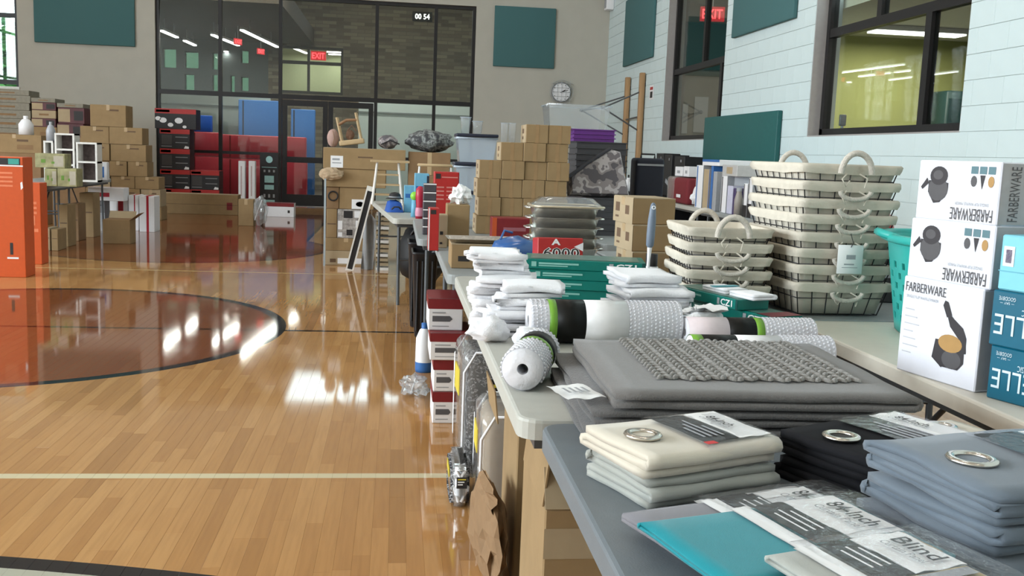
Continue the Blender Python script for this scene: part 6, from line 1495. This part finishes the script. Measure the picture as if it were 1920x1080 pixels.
for k, t_ in enumerate(tops):
    z1 = gy(330, t_, YT).z; toolbox(lbs[k], 300 if k < 4 else 291, 356 if k < 4 else 368, z0, z1, k == 4)
    if k == 0: zz0 = z1
    if k == 1: toolbox('red-topped black box standing alone beside the tower', 357, 411, zz0, z1, False); toolbox('red-topped black box under the lone one beside the tower', 357, 411, 0, zz0, False)
    z0 = z1
b = ybox('long_carton', 'long low carton on the floor in front of the red-topped boxes', 297, 446, 403, 364, 18.3, .35, CARD, 0); b.patch('f', .86, .93, .25, .62, DRED, 'red_print'); b.patch('f', .0, 1, .48, .50, INKB, 'seam'); b.flaps(CARD2); b.tape('x', .3)
for k, x in enumerate((447, 466)): b = ybox('slim_box', ['slim white box on end beside the long carton', 'slim white box on end next to the black display box'][k], x, x+12, 396, 302, 19.6, .16, WHITE, 0); b.patch('f', .3, .6, .04, .2, INK, 'stamp'); b.patch('f', .35, .55, .3, .9, mat('pale_rose_print', (.55, .42, .42), .5))
b = ybox('display_box', 'tall black display box with pale blue pictures by the glass door', 487, 522, 392, 286, 20.0, .2, BLACKC, 0)
b.poly('f', [(.5+.18*math.cos(t_*PI/8), .88+.06*math.sin(t_*PI/8)) for t_ in range(16)], mat('pale_cyan_print', (.35, .6, .6), .5), 'logo_disc'); b.rects('f', [(.25, .75, .48, .60), (.25, .75, .36, .44), (.2, .8, .08, .18), (.1, .9, .74, .75)], mat('pale_cyan_print', (.35, .6, .6), .5), 'picture'); b.rects('f', [(.2+.25*k, .3+.25*k, .66, .70) for k in range(3)]+[(.2+.25*k, .3+.25*k, .22, .28) for k in range(3)], GREYP, 'picture')
b = ybox('floor_carton', 'small brown carton on the floor with clear plastic spilling beside it', 447, 475, 424, 374, 16.0, .26, CARD, 0); b.tape('y', .2)
T = thing('plastic_wrapper', 'clear plastic sheeting spilling down beside the small brown carton', 'wrapper', (gy(483, 420, 15.9).x-.1, 15.95, 0)); crumple(.22, .3, .46, 3.0, .35).build('film', FILM2, T, (.12, .1, 0)); MB().tube([(.05, 0, .1), (.1, -.04, .25), (.16, 0, .42)], .006, 5).build('fold_edge', WHITE, T)
b = ybox('flat_box', 'flat white box with a red top on the floor by the glass door', 497, 551, 407, 381, 18.2, .3, WHITE, 0); b.patch('t', 0, 1, 0, 1, DRED, 'red_top'); b.patch('f', 0, 1, .75, 1, DRED, 'red_band'); b.patch('f', .78, .86, .3, .5, INK, 'stamp')
# ================================================================== TABLES BY THE BLOCK WALL
XF = 3.55
def rbox(name, label, pxa, pxb, z0, h, depth, m, cat='box', x=XF, group=None):
    """box on a wall table: spans the pixel columns along the table's aisle edge"""
    ya, yb_ = gx(pxb, 380, x).y, gx(pxa, 380, x).y
    return Box(name, label, cat, (x, ya, z0), depth, yb_-ya-.01, h, 0, m, group)
zg_ = ZT+.001
spec = [('book', 'tan box with a blue spine edge in the row on the wall table', 1316, 1328, .46, .5, CARD2), ('book', 'white and blue box at the start of the row on the wall table', 1302, 1315, .50, .5, WHITE), ('book', 'deep blue slim box in the row on the wall table', 1329, 1333, .50, .5, BLUE), ('book', 'grey slim box beside the deep blue one', 1334, 1341, .44, .5, GREYP),
        ('book', 'tall white box with a clear carton on top of it', 1350, 1361, .40, .4, WHITE), ('book', 'lavender white box right of the tall white one', 1362, 1372, .30, .4, mat('lavender_card', (.55, .55, .68), .5)), ('book', 'dark violet slim box beside the lavender one', 1373, 1378, .28, .4, mat('dark_violet_card', (.06, .04, .12), .5)), ('book', 'white box with a black foot at the near end of the wall table', 1392, 1400, .34, .4, WHITE), ('book', 'white upright box with black foot next to the near end of the wall table', 1401, 1409, .40, .4, WHITE)]
for (n_, lb_, a_, b_, h_, d_, m_) in spec:
    b = rbox('product_box', lb_, a_, b_, zg_, h_, d_, m_)
    if m_ is WHITE: b.patch('l', .1, .25, .02, .98, BLUE if a_ < 1310 else BLACKC, 'edge_stripe'); b.patch('f', 0, .2, .0, 1, GREYP, 'edge_stripe')
    if 'black foot' in lb_: b.patch('l', 0, 1, 0, .35, BLACKC, 'black_foot', .002)
    if a_ == 1316: b.patch('l', .9, 1, 0, 1, BLUE, 'blue_edge')
b = rbox('flat_box', 'flat blue and white box lying across the row of boxes', 1312, 1344, zg_+.502, .07, .45, WHITE); b.patch('l', 0, 1, .6, 1, BLUE, 'blue_band')
T = b.t
b = rbox('clear_carton', 'clear plastic carton lying on the tall white box', 1350, 1378, zg_+.402, .12, .3, mat('clear_grey_pack', (.50, .49, .48), .25)); b.patch('l', .3, .7, .2, .8, CARD2)
T = thing('spray_bottle', 'grey bottle near the end of the wall table', 'bottle', (XF+.02, gx(1384, 390, XF+.02).y, zg_)); MB().lathe([(0, 0), (.045, 0), (.045, .16), (.03, .22), (.025, .25)], 14).build('body', mat('taupe_bottle', (.33, .30, .27), .5), T); MB().lathe([(.03, .25), (.03, .29), (0, .29)], 12).build('cap', GREYP, T)
T = thing('bedding_bag', 'dark red bedding bag with a clear end on the pale wall table', 'bag', (XF+.03, gx(1283, 360, XF).y, zg_)); yw = gx(1247, 360, XF).y-gx(1283, 360, XF).y
MB().bevbox(0, .6, 0, yw, 0, .33, .05, 3).build('folded_bedding', mat('dark_red_bedding', (.17, .018, .025), .8), T); MB().bevbox(-.01, .61, yw*.62, yw+.01, .0, .34, .05, 3).build('vinyl_cover', VINYL, T); MB().box(-.016, -.011, yw*.25, yw*.45, .08, .12).build('white_print', WHITE, T)
T = thing('towel_heap', 'crumpled white towels heaped between the red bag and the blue-edged boxes', 'towel', (XF+.02, gx(1301, 370, XF).y, zg_)); yw2 = gx(1286, 370, XF).y-gx(1301, 370, XF).y; crumple(.40, yw2*.95, .27, 6.1, .25).build('crumpled_terry', TOW, T, (.2, yw2*.5, 0)); sheet(T, 'care_label', .03, .02, .262, WHITEP, .2, yw2*.5)
for k, (lb_, a_, b_, z_, h_) in enumerate((('small white carton on the red bag', 1262, 1276, .345, .12), ('second small white carton beside it on the red bag', 1278, 1288, .345, .13))): rbox('small_white_box', lb_, a_, b_, zg_+z_, h_, .25, WHITE, x=XF+.1).patch('l', .3, .7, .3, .6, GREYP)
T = thing('draped_table', 'table under a black cloth at the far end of the block wall', 'table', (3.52, 13.30, 0)); MB().bevbox(0, .75, 0, 3.5, .05, .76, .02, 2).build('black_cloth', BLK, T); MB().box(.05, .7, .05, 3.45, 0, .05).build('base_frame', TUBE_M, T)
for k, (px, h_, r_, m_, nm_) in enumerate(((1172, .20, .05, SKY, 'pale blue'), (1179, .26, .045, WHITE, 'tall white'), (1186, .20, .05, mat('white_bottle', (.7, .72, .72), .35), 'squat white'), (1192, .24, .04, BLACKC, 'black'))):
    q = gx(px, 325, 3.75); T = thing('pump_bottle', '%s bottle on the black draped table' % nm_, 'bottle', (3.75, max(14.7, min(16.7, q.y)), .761)); MB().lathe([(0, 0), (r_, 0), (r_, h_*.75), (r_*.4, h_*.82)], 12).build('body', m_, T); MB().lathe([(r_*.35, h_*.8), (r_*.35, h_), (0, h_)], 10).build('cap', BLACKC, T)
bk = [(1214, 1228, .0, .42, 'black speaker box at the far end of the wall table'), (1228, 1242, 0, .62, 'tall black box second in the black row by the wall'), (1243, 1258, 0, .60, 'black box with a pale swoosh third in the black row'), (1262, 1282, 0, .58, 'black box with a grey picture at the near end of the black row')]
for (a_, b_, z_, h_, lb_) in bk:
    xx = 3.98; ya, yb_ = gx(b_, 330, xx).y, gx(a_, 330, xx).y
    zb_ = zg_ if yb_ < 13.25 else .762
    b = Box('black_box', lb_, 'box', (xx, ya, zb_), .26, yb_-ya-.03, h_, 0, BLACKC); b.poly('l', [(.25, .32), (.75, .22), (.7, .34), (.35, .42)], GREYP, 'swoosh'); b.patch('l', .6, .7, .86, .92, GREYP, 'logo')
for k, (lb_, x, y, w_, d_, h_, m_) in enumerate((('white box with a purple label on the basket table', 1.42, 5.15, .30, .3, .12, WHITE), ('flat lavender box lying behind the short basket stack', 1.46, 4.55, .34, .35, .10, mat('lavender_card', (.55, .55, .68), .5)))):
    b = Box('flat_box', lb_, 'box', (x, y, ZT+.001), w_, d_, h_, 0, m_); b.patch('f', .45, .9, .2, .8, mat('purple_label', (.10, .06, .25), .5), 'purple_label')
b = Box('dark_box', 'black box carrying a red lantern behind the laundry basket', 'box', (1.93, 3.86, ZT+.001), .2, .2, .26, 0, BLACKC); b.patch('f', .2, .8, .4, .6, GREYP)
T = thing('lantern', 'red ribbed plastic lantern on the black box behind the laundry basket', 'lantern', (2.02, 3.95, ZT+.262)); MB().lathe([(0, 0), (.06, 0), (.065, .015), (.055, .03), (.062, .05), (.055, .07), (.06, .09), (.03, .11)], 16).build('body', mat('red_plastic', (.45, .03, .03), .35), T); MB().tube([(-.03, 0, .10), (-.02, 0, .135), (.02, 0, .135), (.03, 0, .10)], .006, 6).build('handle', mat('red_plastic', (.45, .03, .03), .35), T)
